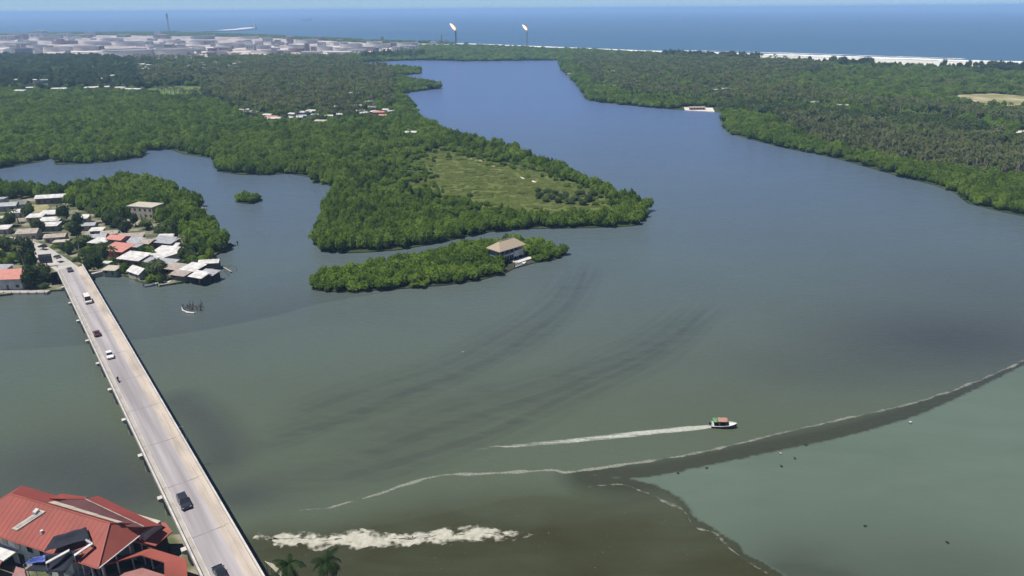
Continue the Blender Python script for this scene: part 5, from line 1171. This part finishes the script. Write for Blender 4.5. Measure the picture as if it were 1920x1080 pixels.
def flare(px, pyb, pyt, label, r, lean, k):
    c = at(px, pyb, .5); D = c.y; hz_ = (pyb - pyt) / FPX * math.hypot(c.x, c.y)
    t = thing('flare_stack', label, 'flare stack', (c.x, c.y, .5)); q = MB(); q.tube((0, 0, 0), (0, 0, hz_), r, r * .8, 10); q.build('stack', M['steel'], t)
    for s in range(3):
        a = s * 2.09; MB().tube((r * 2.2 * math.cos(a), r * 2.2 * math.sin(a), 0), (r * .9 * math.cos(a), r * .9 * math.sin(a), hz_ * .93), .35, .3, 6).build('guy_leg', M['steel'], t)
    fl = MB(); ms = []
    pts = [(0, 0, hz_), (-lean * .2, 0, hz_ + 6 * k), (-lean * .6, 0, hz_ + 13 * k), (-lean, 0, hz_ + 20 * k), (-lean * 1.25, 0, hz_ + 26 * k)]
    fl.path(pts, [2.0 * k, 5.4 * k, 6.4 * k, 4.6 * k, 1.0 * k], 10); fo_ = fl.build('flame', M['flame'], t, True)
    fc = MB(); fc.path([(p[0] - 2.6 * k, p[1] - 5.5 * k, p[2] + 1) for p in pts], [.8 * k, 3.0 * k, 3.8 * k, 2.6 * k, .5 * k], 10); fc.build('flame_core', M['flame_core'], t, True)
flare(855, 88, 60, 'left flare stack by the beach with a big bright gas flame', 2.2, 10, .66)
flare(988, 88, 60, 'right flare stack by the beach with a smaller gas flame', 1.2, 9, .54)
# lattice mast
c = at(320, 74, .5); H_ = 94.0; lm = thing('radio_mast', 'tall thin lattice mast above the refinery on the left', 'mast', (c.x, c.y, .5))
for k in range(3):
    a = k * 2.09; MB().tube((6 * math.cos(a), 6 * math.sin(a), 0), (.9 * math.cos(a), .9 * math.sin(a), H_), .55, .4, 5).build('leg', M['steel'], lm)
for s in range(12):
    z0, z1 = s * H_ / 12, (s + 1) * H_ / 12; r0, r1 = 6 - 5.1 * z0 / H_, 6 - 5.1 * z1 / H_; br = MB()
    for k in range(3): a, a2 = k * 2.09, (k + 1) * 2.09; br.tube((r0 * math.cos(a), r0 * math.sin(a), z0), (r1 * math.cos(a2), r1 * math.sin(a2), z1), .3, .3, 4)
    br.build('bracing', M['steel'], lm)
MB().box(-3.0, 3.0, -1.5, 1.5, H_ * .80, H_ * .98).build('antenna', M['steel'], lm)
# breakwater and ships
bl = smooth_line(world_poly([(340, 61.5), (400, 59.5), (440, 58), (478, 54.5)]), 5)
ribbon('breakwater', bl, 16, M['grey'], 5.0, None, None)
o = bpy.data.objects['breakwater']; del o['kind']; tag(o, 'long dark rock breakwater reaching into the sea on the left', 'breakwater')
c = at(479, 55, 0); lh = thing('harbour_light', 'white harbour light at the tip of the long breakwater', 'lighthouse', (c.x, c.y, 0)); MB().tube((0, 0, 3), (0, 0, 30), 6, 4, 12).build('tower', M['white'], lh); MB().tube((0, 0, 30), (0, 0, 36), 5, 3, 12).build('lantern', M['white'], lh)
foam_strip('breakwater_surf', world_poly([(400, 57.5), (440, 55), (476, 51)]), 60, M['surf'], 'pale surf along the breakwater', 'surf', 60, 6, .5, .06, endfade=.1)
def ship(px, py, L, label):
    c = at(px, py, 0); t = thing('cargo_ship', label, 'ship', (c.x, c.y, 0), R(90)); k = L / 100
    n = 7; vs = []
    for i in range(n):
        a = i / (n - 1); w = 9 * k * (1 - max(0, (a - .7) / .3) ** 2) + .3; vs += [(-w, (a - .5) * L, 8 * k + 3 * k * a * a), (-w * .8, (a - .5) * L, -2), (w * .8, (a - .5) * L, -2), (w, (a - .5) * L, 8 * k + 3 * k * a * a)]
    fs = [(0, 1, 2, 3), (n * 4 - 1, n * 4 - 2, n * 4 - 3, n * 4 - 4)]
    for i in range(n - 1):
        for j in range(4): q = i * 4; fs.append((q + j, q + (j + 1) % 4, q + 4 + (j + 1) % 4, q + 4 + j))
    MB().add(vs, fs).build('hull', M['hull_dark'], t); MB().box(-7 * k, 7 * k, -.44 * L, -.30 * L, 8 * k, 24 * k).build('superstructure', M['grey'], t); MB().tube((0, -.40 * L, 24 * k), (0, -.40 * L, 32 * k), 2 * k, 1.6 * k, 8).build('funnel', M['steel'], t); MB().tube((0, .1 * L, 8 * k), (0, .1 * L, 26 * k), .8 * k, .6 * k, 6).build('mast', M['steel'], t)
ship(575, 38.5, 110, 'faint dark ship lying off the refinery in mid sea'); ship(680, 26, 330, 'faint large vessel on the horizon above the refinery')
ribbon('breakwater', smooth_line(world_poly([(-120, 51.5), (-40, 50.5), (24, 50)]), 3), 22, M['grey'], 5.0)
o = bpy.data.objects['breakwater.001']; del o['kind']; tag(o, 'faint low breakwater at the left edge of the sea', 'breakwater')
# ------------------------------------------------------------------ birds on and over the water
def bird(label, px, py, mat, z=0.05, group=None):
    w = at(px, py, z); t = thing('bird', label, 'bird', (w.x, w.y, z), rng.uniform(0, 6.28), group)
    MB().path([(0, -.36, .10), (0, -.2, .14), (0, .05, .16), (0, .22, .2), (0, .27, .38), (0, .33, .45), (0, .48, .43)], [.03, .11, .14, .08, .045, .06, .012], 7).build('body', M[mat], t, True)
    for sx in (-1, 1): MB().slab([(sx * .10, .12, .2), (sx * .3, .02, .22), (sx * .34, -.2, .2), (sx * .1, -.22, .18)], .03).build('wing', M[mat], t)
for px, py in ((1465, 875), (1490, 860), (1271, 888), (1325, 878), (1622, 987), (1776, 1018), (1511, 835)): bird('small dark waterbird resting on the clear green water', px, py, 'black', .03, 'dark waterbirds on the clear water')
bird('white egret like bird on the clear water among the dark ones', 1463, 851, 'white'); bird('white bird low over the clear water at the right', 1707, 792, 'white', .4); bird('single white bird on the open middle water', 868, 661, 'white')


# ------------------------------------------------------------------ vegetation
def fill(poly, bands, jit=0.42):
    """uneven planting inside an outline, wider apart farther off"""
    out, sp = [], []
    x0, y0 = poly.min(0); x1, y1 = poly.max(0)
    for d0, d1, s in bands:
        xs = np.arange(max(x0, -1.0 * d1), min(x1, 1.0 * d1), s); ys = np.arange(max(y0, d0 * .55), min(y1, d1), s * .9)
        if not len(xs) or not len(ys): continue
        X, Y = np.meshgrid(xs, ys); X[1::2] += s / 2
        P = np.stack([X.ravel(), Y.ravel()], 1) + rng.uniform(-jit, jit, (X.size, 2)) * s
        d = np.hypot(P[:, 0], P[:, 1]); m = (d >= d0) & (d < d1) & inside(P, poly)
        P = P[m]; out.append(P); sp.append(np.full(len(P), s))
    P = np.vstack(out); S = np.concatenate(sp)
    px = to_px(np.column_stack([P, np.zeros(len(P))]))
    m = (px[:, 0] > -70) & (px[:, 0] < 1990)
    return P[m], S[m]
def pin(P, *polys):
    px = to_px(np.column_stack([P, np.zeros(len(P))])); m = np.zeros(len(P), bool)
    for q in polys: m |= inside(px, np.array(q, float))
    return m
BANDS = [(0, 420, 3.9), (420, 520, 4.4), (520, 700, 5.2), (700, 1000, 6.2), (1000, 1500, 7.8), (1500, 5000, 10.5)]
P, S = fill(MAIN_W, BANDS)
shore, _, _ = seg_dist(P, np.vstack([MAIN_W, MAIN_W[:1]]))
ok = (shore > 0.9) & clear_of(P, 0.5)
P, S, shore = P[ok], S[ok], shore[ok]
dist = np.hypot(P[:, 0], P[:, 1])
bare = np.zeros(len(P), bool)
for q in [FIELD_W, FIELD2_W, DUNE_W, PLANT_W, BEACH_W] + SANDS: bare |= inside(P, q)
for q, m_ in [(BEACH_W, 16)] + [(s_, 7) for s_ in SANDS]: bare |= seg_dist(P, np.vstack([q, q[:1]]))[0] < m_
for s_ in SANDS:      # keep the view over the sand open towards the water
    bare |= inside(P, s_ - np.array([8.0, 22.0]))
plantT = inside(P, PLANT_W)
scrubz = inside(P, SCRUB_W)
# softer margin between the scrub and the mangrove round it
dS, _, _ = seg_dist(P, np.vstack([SCRUB_W, SCRUB_W[:1]]))
inpen = pin(P, [(640, 240), (1200, 240), (1230, 430), (600, 440)])
scrubz |= (rng.uniform(0, 1, len(P)) < np.clip(.70 - dS / 40, 0, 1)) & inpen & (shore > 16) & pin(P, [(640, 270), (1160, 270), (1200, 420), (620, 440)])
GROVE_L = [(250, 112), (660, 112), (720, 128), (745, 150), (735, 180), (742, 205), (700, 226), (600, 236), (470, 232), (430, 205), (395, 190), (300, 186), (260, 150)]
GROVE_R1 = [(1440, 224), (1560, 236), (1700, 258), (1930, 275), (1990, 300), (1990, 350), (1850, 335), (1700, 312), (1600, 292), (1520, 268)]
GROVE_R2 = [(1070, 108), (1400, 108), (1560, 130), (1450, 160), (1560, 185), (1650, 198), (1900, 220), (1980, 232), (1960, 246), (1790, 232), (1650, 216), (1450, 206), (1330, 200), (1180, 186), (1110, 160)]
SMOOTH_R = [(1400, 125), (1990, 128), (1990, 180), (1760, 178), (1560, 172), (1430, 150)]
u = rng.uniform(0, 1, len(P))
palm = (pin(P, GROVE_L) & (u < .5)) | (pin(P, GROVE_R1) & (u < .45)) | (pin(P, GROVE_R2) & (u < .38))
low = pin(P, SMOOTH_R) & (u < .8)
low |= pin(P, [(1650, 185), (1800, 170), (1990, 172), (1990, 226), (1800, 220), (1700, 205)]) & (u < .6)
low |= pin(P, [(1560, 238), (1930, 268), (1990, 290), (1990, 318), (1700, 290), (1520, 256)]) & (u < .35)
low |= pin(P, GROVE_R1) & (u >= .45)
low |= pin(P, GROVE_L) & (u >= .6) & (u < .72)
low |= pin(P, [(1640, 190), (1780, 192), (1990, 208), (1990, 236), (1800, 224), (1660, 214)]) & (u < .8)
cas = pin(P, [(1240, 106), (1500, 116), (1600, 121), (1700, 126), (1880, 129), (1990, 131), (1990, 140), (1700, 132), (1480, 121), (1240, 112)]) & (u < .35)
coast_px = to_px(np.column_stack([P, np.zeros(len(P))])); nearsea = (coast_px[:, 0] > 1000) & (coast_px[:, 1] < 140)
cas |= pin(P, [(680, 104), (800, 100), (800, 110), (680, 114)]) & (u < .7)
shade = pin(P, [(-60, 108), (260, 110), (420, 150), (260, 175), (-60, 172)]) & (u < .75)
def put(name, kind, m, r, h, label, cat, z=0.3):
    k = m & ~bare
    n = int(k.sum())
    rr = r(S[k], n); hh = h(S[k], n)
    scatter(name, kind, P[k], np.stack([rr, rr * rng.uniform(.85, 1.15, n), hh], 1), np.full(n, z), label, cat)
rowz = pin(P, [(1340, 203), (1450, 211), (1560, 221), (1648, 231), (1640, 239), (1540, 233), (1440, 223), (1345, 213)], [(1668, 229), (1760, 239), (1856, 251), (1846, 264), (1740, 254), (1668, 243)])
palm &= ~rowz; low &= ~rowz
palm &= ~scrubz & (shore > 8); low &= ~palm & (shore > 10); cas &= ~palm; shade &= ~palm & ~cas; scrubz &= ~palm & ~low
mang = ~(palm | low | cas | shade | scrubz)
# the nearest mangroves and palms are trees of their own
crd = np.argsort(dist + shore * 2.2)
near_m = np.zeros(len(P), bool)
sel = [i for i in crd if mang[i] and not bare[i]][:150]
near_m[sel] = True
mang &= ~near_m
hscale = lambda s, n: np.interp(s, [3.6, 12], [6.2, 8.0]) * rng.uniform(.62, 1.25, n)
edge_m = mang & inpen & (dS < 55) & ((shore > 10) | scrubz) & (rng.uniform(0, 1, len(P)) < np.clip(1.05 - dS / 55, 0, 1))
mang &= ~edge_m
put('young_mangrove', 'mangrove', edge_m, lambda s, n: s * .62 * rng.uniform(.6, 1.25, n), lambda s, n: rng.uniform(2.0, 4.6, n), 'lower young mangroves round the scrubby middle of the peninsula', 'mangroves')
put('mangrove_forest', 'mangrove', mang, lambda s, n: s * .68 * rng.uniform(.6, 1.35, n), hscale, 'dense green mangrove forest covering the land round the river', 'mangroves')
tallrow = rowz & mang & ~bare
put('creek_mangroves', 'shade', tallrow, lambda s, n: s * .8 * rng.uniform(.8, 1.25, n), lambda s, n: rng.uniform(7.5, 10.5, n), 'dark rounded mangroves in a row behind the right hand spit', 'mangroves')
mang &= ~rowz
inner_m = scrubz & inside(P, SCRUB_W) & (rng.uniform(0, 1, len(P)) < np.clip(.55 - dS / 24, 0, 1))
scrubz &= ~inner_m
put('young_mangrove', 'mangrove', inner_m, lambda s, n: s * .42 * rng.uniform(.6, 1.3, n), lambda s, n: rng.uniform(1.0, 3.0, n), 'scattered young mangroves along the rim of the clearing', 'mangroves')
put('scrub_thicket', 'scrub', scrubz & (rng.uniform(0, 1, len(P)) < .96), lambda s, n: s * .7 * rng.uniform(.5, 1.4, n), lambda s, n: rng.uniform(.15, .6, n) * (1 + (rng.uniform(0, 1, n) < .08)), 'low yellow green scrub over the open middle of the peninsula', 'scrub')
put('coastal_scrub', 'scrub', low, lambda s, n: s * .66 * rng.uniform(.7, 1.2, n), lambda s, n: rng.uniform(1.8, 4.2, n), 'low smooth green scrub behind the beach woods', 'scrub')
put('casuarina_wood', 'shade', cas, lambda s, n: rng.uniform(2.2, 4.6, n), lambda s, n: rng.uniform(4, 9, n) * (1 + .6 * (rng.uniform(0, 1, n) < .15)), 'dark trees in a belt behind the beach', 'trees')
put('shade_tree_wood', 'shade', shade, lambda s, n: s * .6 * rng.uniform(.6, 1.25, n), lambda s, n: rng.uniform(5, 12, n), 'dark bluish trees among the houses before the refinery', 'trees')
cl1 = pin(P, [(1850, 127), (1925, 125), (1990, 132), (1990, 139), (1860, 136)], [(1556, 121), (1640, 125), (1640, 128), (1560, 125)], [(1240, 105), (1420, 113), (1420, 116), (1240, 109)])
put('beach_wood', 'shade', cl1 & (rng.uniform(0, 1, len(P)) < .8), lambda s, n: rng.uniform(4, 8, n), lambda s, n: rng.uniform(6, 15, n), 'dark clumps of trees on the edge of the open beach', 'trees')
put('undergrowth', 'scrub', palm & (rng.uniform(0, 1, len(P)) < .8), lambda s, n: s * .6 * rng.uniform(.7, 1.2, n), lambda s, n: rng.uniform(.6, 1.8, n), 'green undergrowth beneath the coconut palms', 'undergrowth')
# palms
pd = np.where(palm & ~bare, dist, 1e9); order = np.argsort(pd)
near_p = [i for i in order[:280] if pd[i] < 1e8]
mp_ = palm.copy(); mp_[near_p] = False
put('coconut_grove', 'palm', mp_, lambda s, n: rng.uniform(.9, 1.3, n) * np.interp(s, [5, 12], [1.0, 1.5]), lambda s, n: rng.uniform(.75, 1.35, n), 'tall coconut palms of the far groves', 'palms')
def tree(name, label, cat, trunk_me, crown_me, loc, rz, sc, group):
    t = thing(name, label, cat, loc, rz, group); t.scale = sc
    link('trunk', trunk_me, t); link('crown', crown_me, t); return t
def mtrunk():
    mb = MB(); mb.path([(0, 0, 0), (.03, .02, .35), (0, .05, .62)], [.06, .045, .025], 6)
    for k in range(6):
        a = k * 1.05; mb.path([(.30 * math.cos(a), .30 * math.sin(a), -.06), (.2 * math.cos(a), .2 * math.sin(a), .12), (.02 * math.cos(a), .02 * math.sin(a), .22)], [.012, .014, .014], 4)
    for k in range(4):
        a = k * 1.57 + .4; mb.path([(0, .03, .4), (.25 * math.cos(a), .25 * math.sin(a), .55), (.5 * math.cos(a), .5 * math.sin(a), .62)], [.025, .016, .008], 5)
    return mesh_of(mb, 'trunk', M['bark'])
MTR = mtrunk()
for i in sel:
    s = S[i] * rng.uniform(.62, .9); h = 6.2 * rng.uniform(.72, 1.25) * np.interp(S[i], [3.6, 6], [1, 1.15])
    right = P[i, 0] > 120; wh = 'right tip' if P[i, 0] > 35 else ('left corner' if P[i, 0] < -55 else 'near shore')
    tree('mangrove_tree', 'green mangrove tree on the edge of the long right hand shore' if right else 'green mangrove tree on the ' + wh + ' of the big scrubby peninsula', 'mangrove', MTR, CROWN['mangrove'][rng.integers(6)], (P[i, 0], P[i, 1], .3), rng.uniform(0, 6.28), (s, s, h),
         'mangroves along the right shore' if right else 'mangroves on the ' + wh + ' of the peninsula')
for i in near_p:
    tm, cm = PALM[rng.integers(5)]; k = rng.uniform(.75, 1.05)
    tree('coconut_palm', 'coconut palm with pale bare trunk in the plantation on the right bank' if P[i, 0] > 0 else 'coconut palm with pale bare trunk among the houses across the inlet', 'palm tree', tm, cm, (P[i, 0], P[i, 1], .3), rng.uniform(0, 6.28), (k, k, rng.uniform(.8, 1.25)),
         'palms of the right bank plantation' if P[i, 0] > 0 else 'palms by the far left settlement')
# dark bushes in the open middle of the peninsula
for a, b_ in ((1012, 372), (1022, 378), (1034, 374), (1046, 380), (1056, 374), (1068, 382), (1078, 376), (1040, 366), (1060, 366), (1092, 384), (1104, 378), (1010, 362), (1028, 362), (1088, 366), (1112, 368), (960, 300), (1000, 318)):
    w = at(a, b_, .5); s = rng.uniform(1.8, 3.0)
    tree('bush', 'dark rounded bush in the yellow green clearing of the peninsula', 'bush', MTR, CROWN['shade'][rng.integers(4)], (w.x, w.y, .2), rng.uniform(0, 6), (s, s, rng.uniform(2.2, 3.8)), 'bushes in the peninsula clearing')
# house island and islet
for poly, lab, grp, sp, hmul in ((ISL_W, 'leafy mangrove on the thatched house island', 'mangroves on the house island', 3.7, .82), (LET_W, 'round mangrove tree on the tiny lone islet', 'mangroves on the islet', 3.2, .85)):
    Q, T = fill(poly, [(0, 1000, sp)], .35)
    ds, _, _ = seg_dist(Q, np.vstack([poly, poly[:1]]))
    k = (ds > .9) & clear_of(Q); Q = Q[k]; ds = ds[k]
    for q, d in zip(Q, ds):
        s = sp * rng.uniform(.62, .95); h = 5.6 * hmul * rng.uniform(.7, 1.25) * (0.75 if d < 2.5 else 1)
        wh = '' if poly is LET_W else (', right of the house' if q[0] > 6 else (', at its far left end' if q[0] < -48 else (', between left end and house' if q[0] < -8 else ', close beside the house')))
        tree('mangrove_tree', lab + wh, 'mangrove', MTR, CROWN['mangrove'][rng.integers(6)], (q[0], q[1], .3), rng.uniform(0, 6.28), (s, s, h), grp + wh)
# village trees
Q, T = fill(VIL_W, [(0, 330, 4.6), (330, 600, 4.8)], .45)
ds, _, _ = seg_dist(Q, np.vstack([VIL_W, VIL_W[:1]]))
VW = pin(Q, [(-60, 352), (30, 352), (140, 348), (235, 330), (318, 340), (390, 375), (392, 410), (440, 445), (440, 472), (385, 480), (345, 462), (325, 430), (290, 415), (240, 415), (190, 410), (150, 398), (130, 385), (60, 372), (-60, 386)])
k = VW & (ds > 1.2) & clear_of(Q, .8)
VILM = Q[k]; rng.shuffle(VILM)
scatter('mangrove_forest', 'mangrove', VILM, np.stack([rng.uniform(2.6, 4.2, len(VILM)), rng.uniform(2.6, 4.2, len(VILM)), rng.uniform(4.8, 8.6, len(VILM))], 1), np.full(len(VILM), .5), 'mangrove wood behind the village on its point', 'mangroves')
VT = [(30, 478), (55, 492), (12, 470), (65, 515), (46, 500), (78, 528), (60, 540), (5, 455), (28, 462), (150, 480), (158, 462), (145, 450), (170, 490), (178, 510), (166, 516), (270, 516), (290, 520), (282, 505), (300, 512), (300, 528), (256, 524),
      (137, 440), (150, 430), (120, 415), (125, 430), (225, 430), (212, 425), (240, 440), (20, 425), (35, 418), (8, 432), (60, 410), (40, 372), (330, 448), (340, 465), (255, 425), (275, 430), (318, 500), (335, 495), (222, 504), (206, 500), (196, 492), (310, 448), (180, 405), (170, 420), (200, 420), (345, 492), (360, 492), (272, 450), (290, 436), (75, 440), (22, 445), (95, 425), (130, 460), (350, 475), (365, 482)]
for i, (a, b_) in enumerate(VT):
    w = at(a, b_, .8)
    if not clear_of(np.array([[w.x, w.y]]), .3)[0]: continue
    left = a < 100
    s = rng.uniform(2.2, 3.9) * (1.25 if left and b_ > 440 else 1); h = rng.uniform(4.5, 8.0) * (1.25 if left and b_ > 440 else 1)
    if i % 5 == 4:
        tm, cm = PALM[i % 5]; tree('coconut_palm', 'coconut palm between the village houses', 'palm tree', tm, cm, (w.x, w.y, .7), rng.uniform(0, 6), (.9, .9, rng.uniform(.6, .9)), 'palms in the village')
    else:
        tree('shade_tree', 'dark leafy shade tree left of the bridge approach' if left and b_ > 440 else 'dark leafy shade tree between the village houses', 'tree', MTR, CROWN['shade'][i % 4], (w.x, w.y, .7), rng.uniform(0, 6), (s, s, h), 'shade trees left of the approach' if left and b_ > 440 else 'shade trees in the village')

Q, T = fill(VIL_W, [(0, 700, 4.4)], .48)
ds, _, _ = seg_dist(Q, np.vstack([VIL_W, VIL_W[:1]]))
VW2 = pin(Q, [(140, 348), (235, 330), (318, 340), (390, 375), (392, 410), (440, 445), (440, 472), (385, 480), (345, 462), (325, 430), (290, 415), (190, 408), (130, 385)])
k = ~VW2 & ~pin(Q, [(-80, 505), (75, 505), (75, 560), (-80, 570)]) & (ds > 1.0) & clear_of(Q, -.6) & (rng.uniform(0, 1, len(Q)) < .8)
for q in Q[k][:110]:
    s = rng.uniform(1.1, 2.6)
    tree('yard_bush', 'small green bush or young tree in the sandy yards of the village', 'bush', MTR, CROWN['mangrove' if rng.uniform() < .5 else 'shade'][rng.integers(4)], (q[0], q[1], .7), rng.uniform(0, 6), (s, s, rng.uniform(1.8, 4.6)), 'bushes in the village yards')
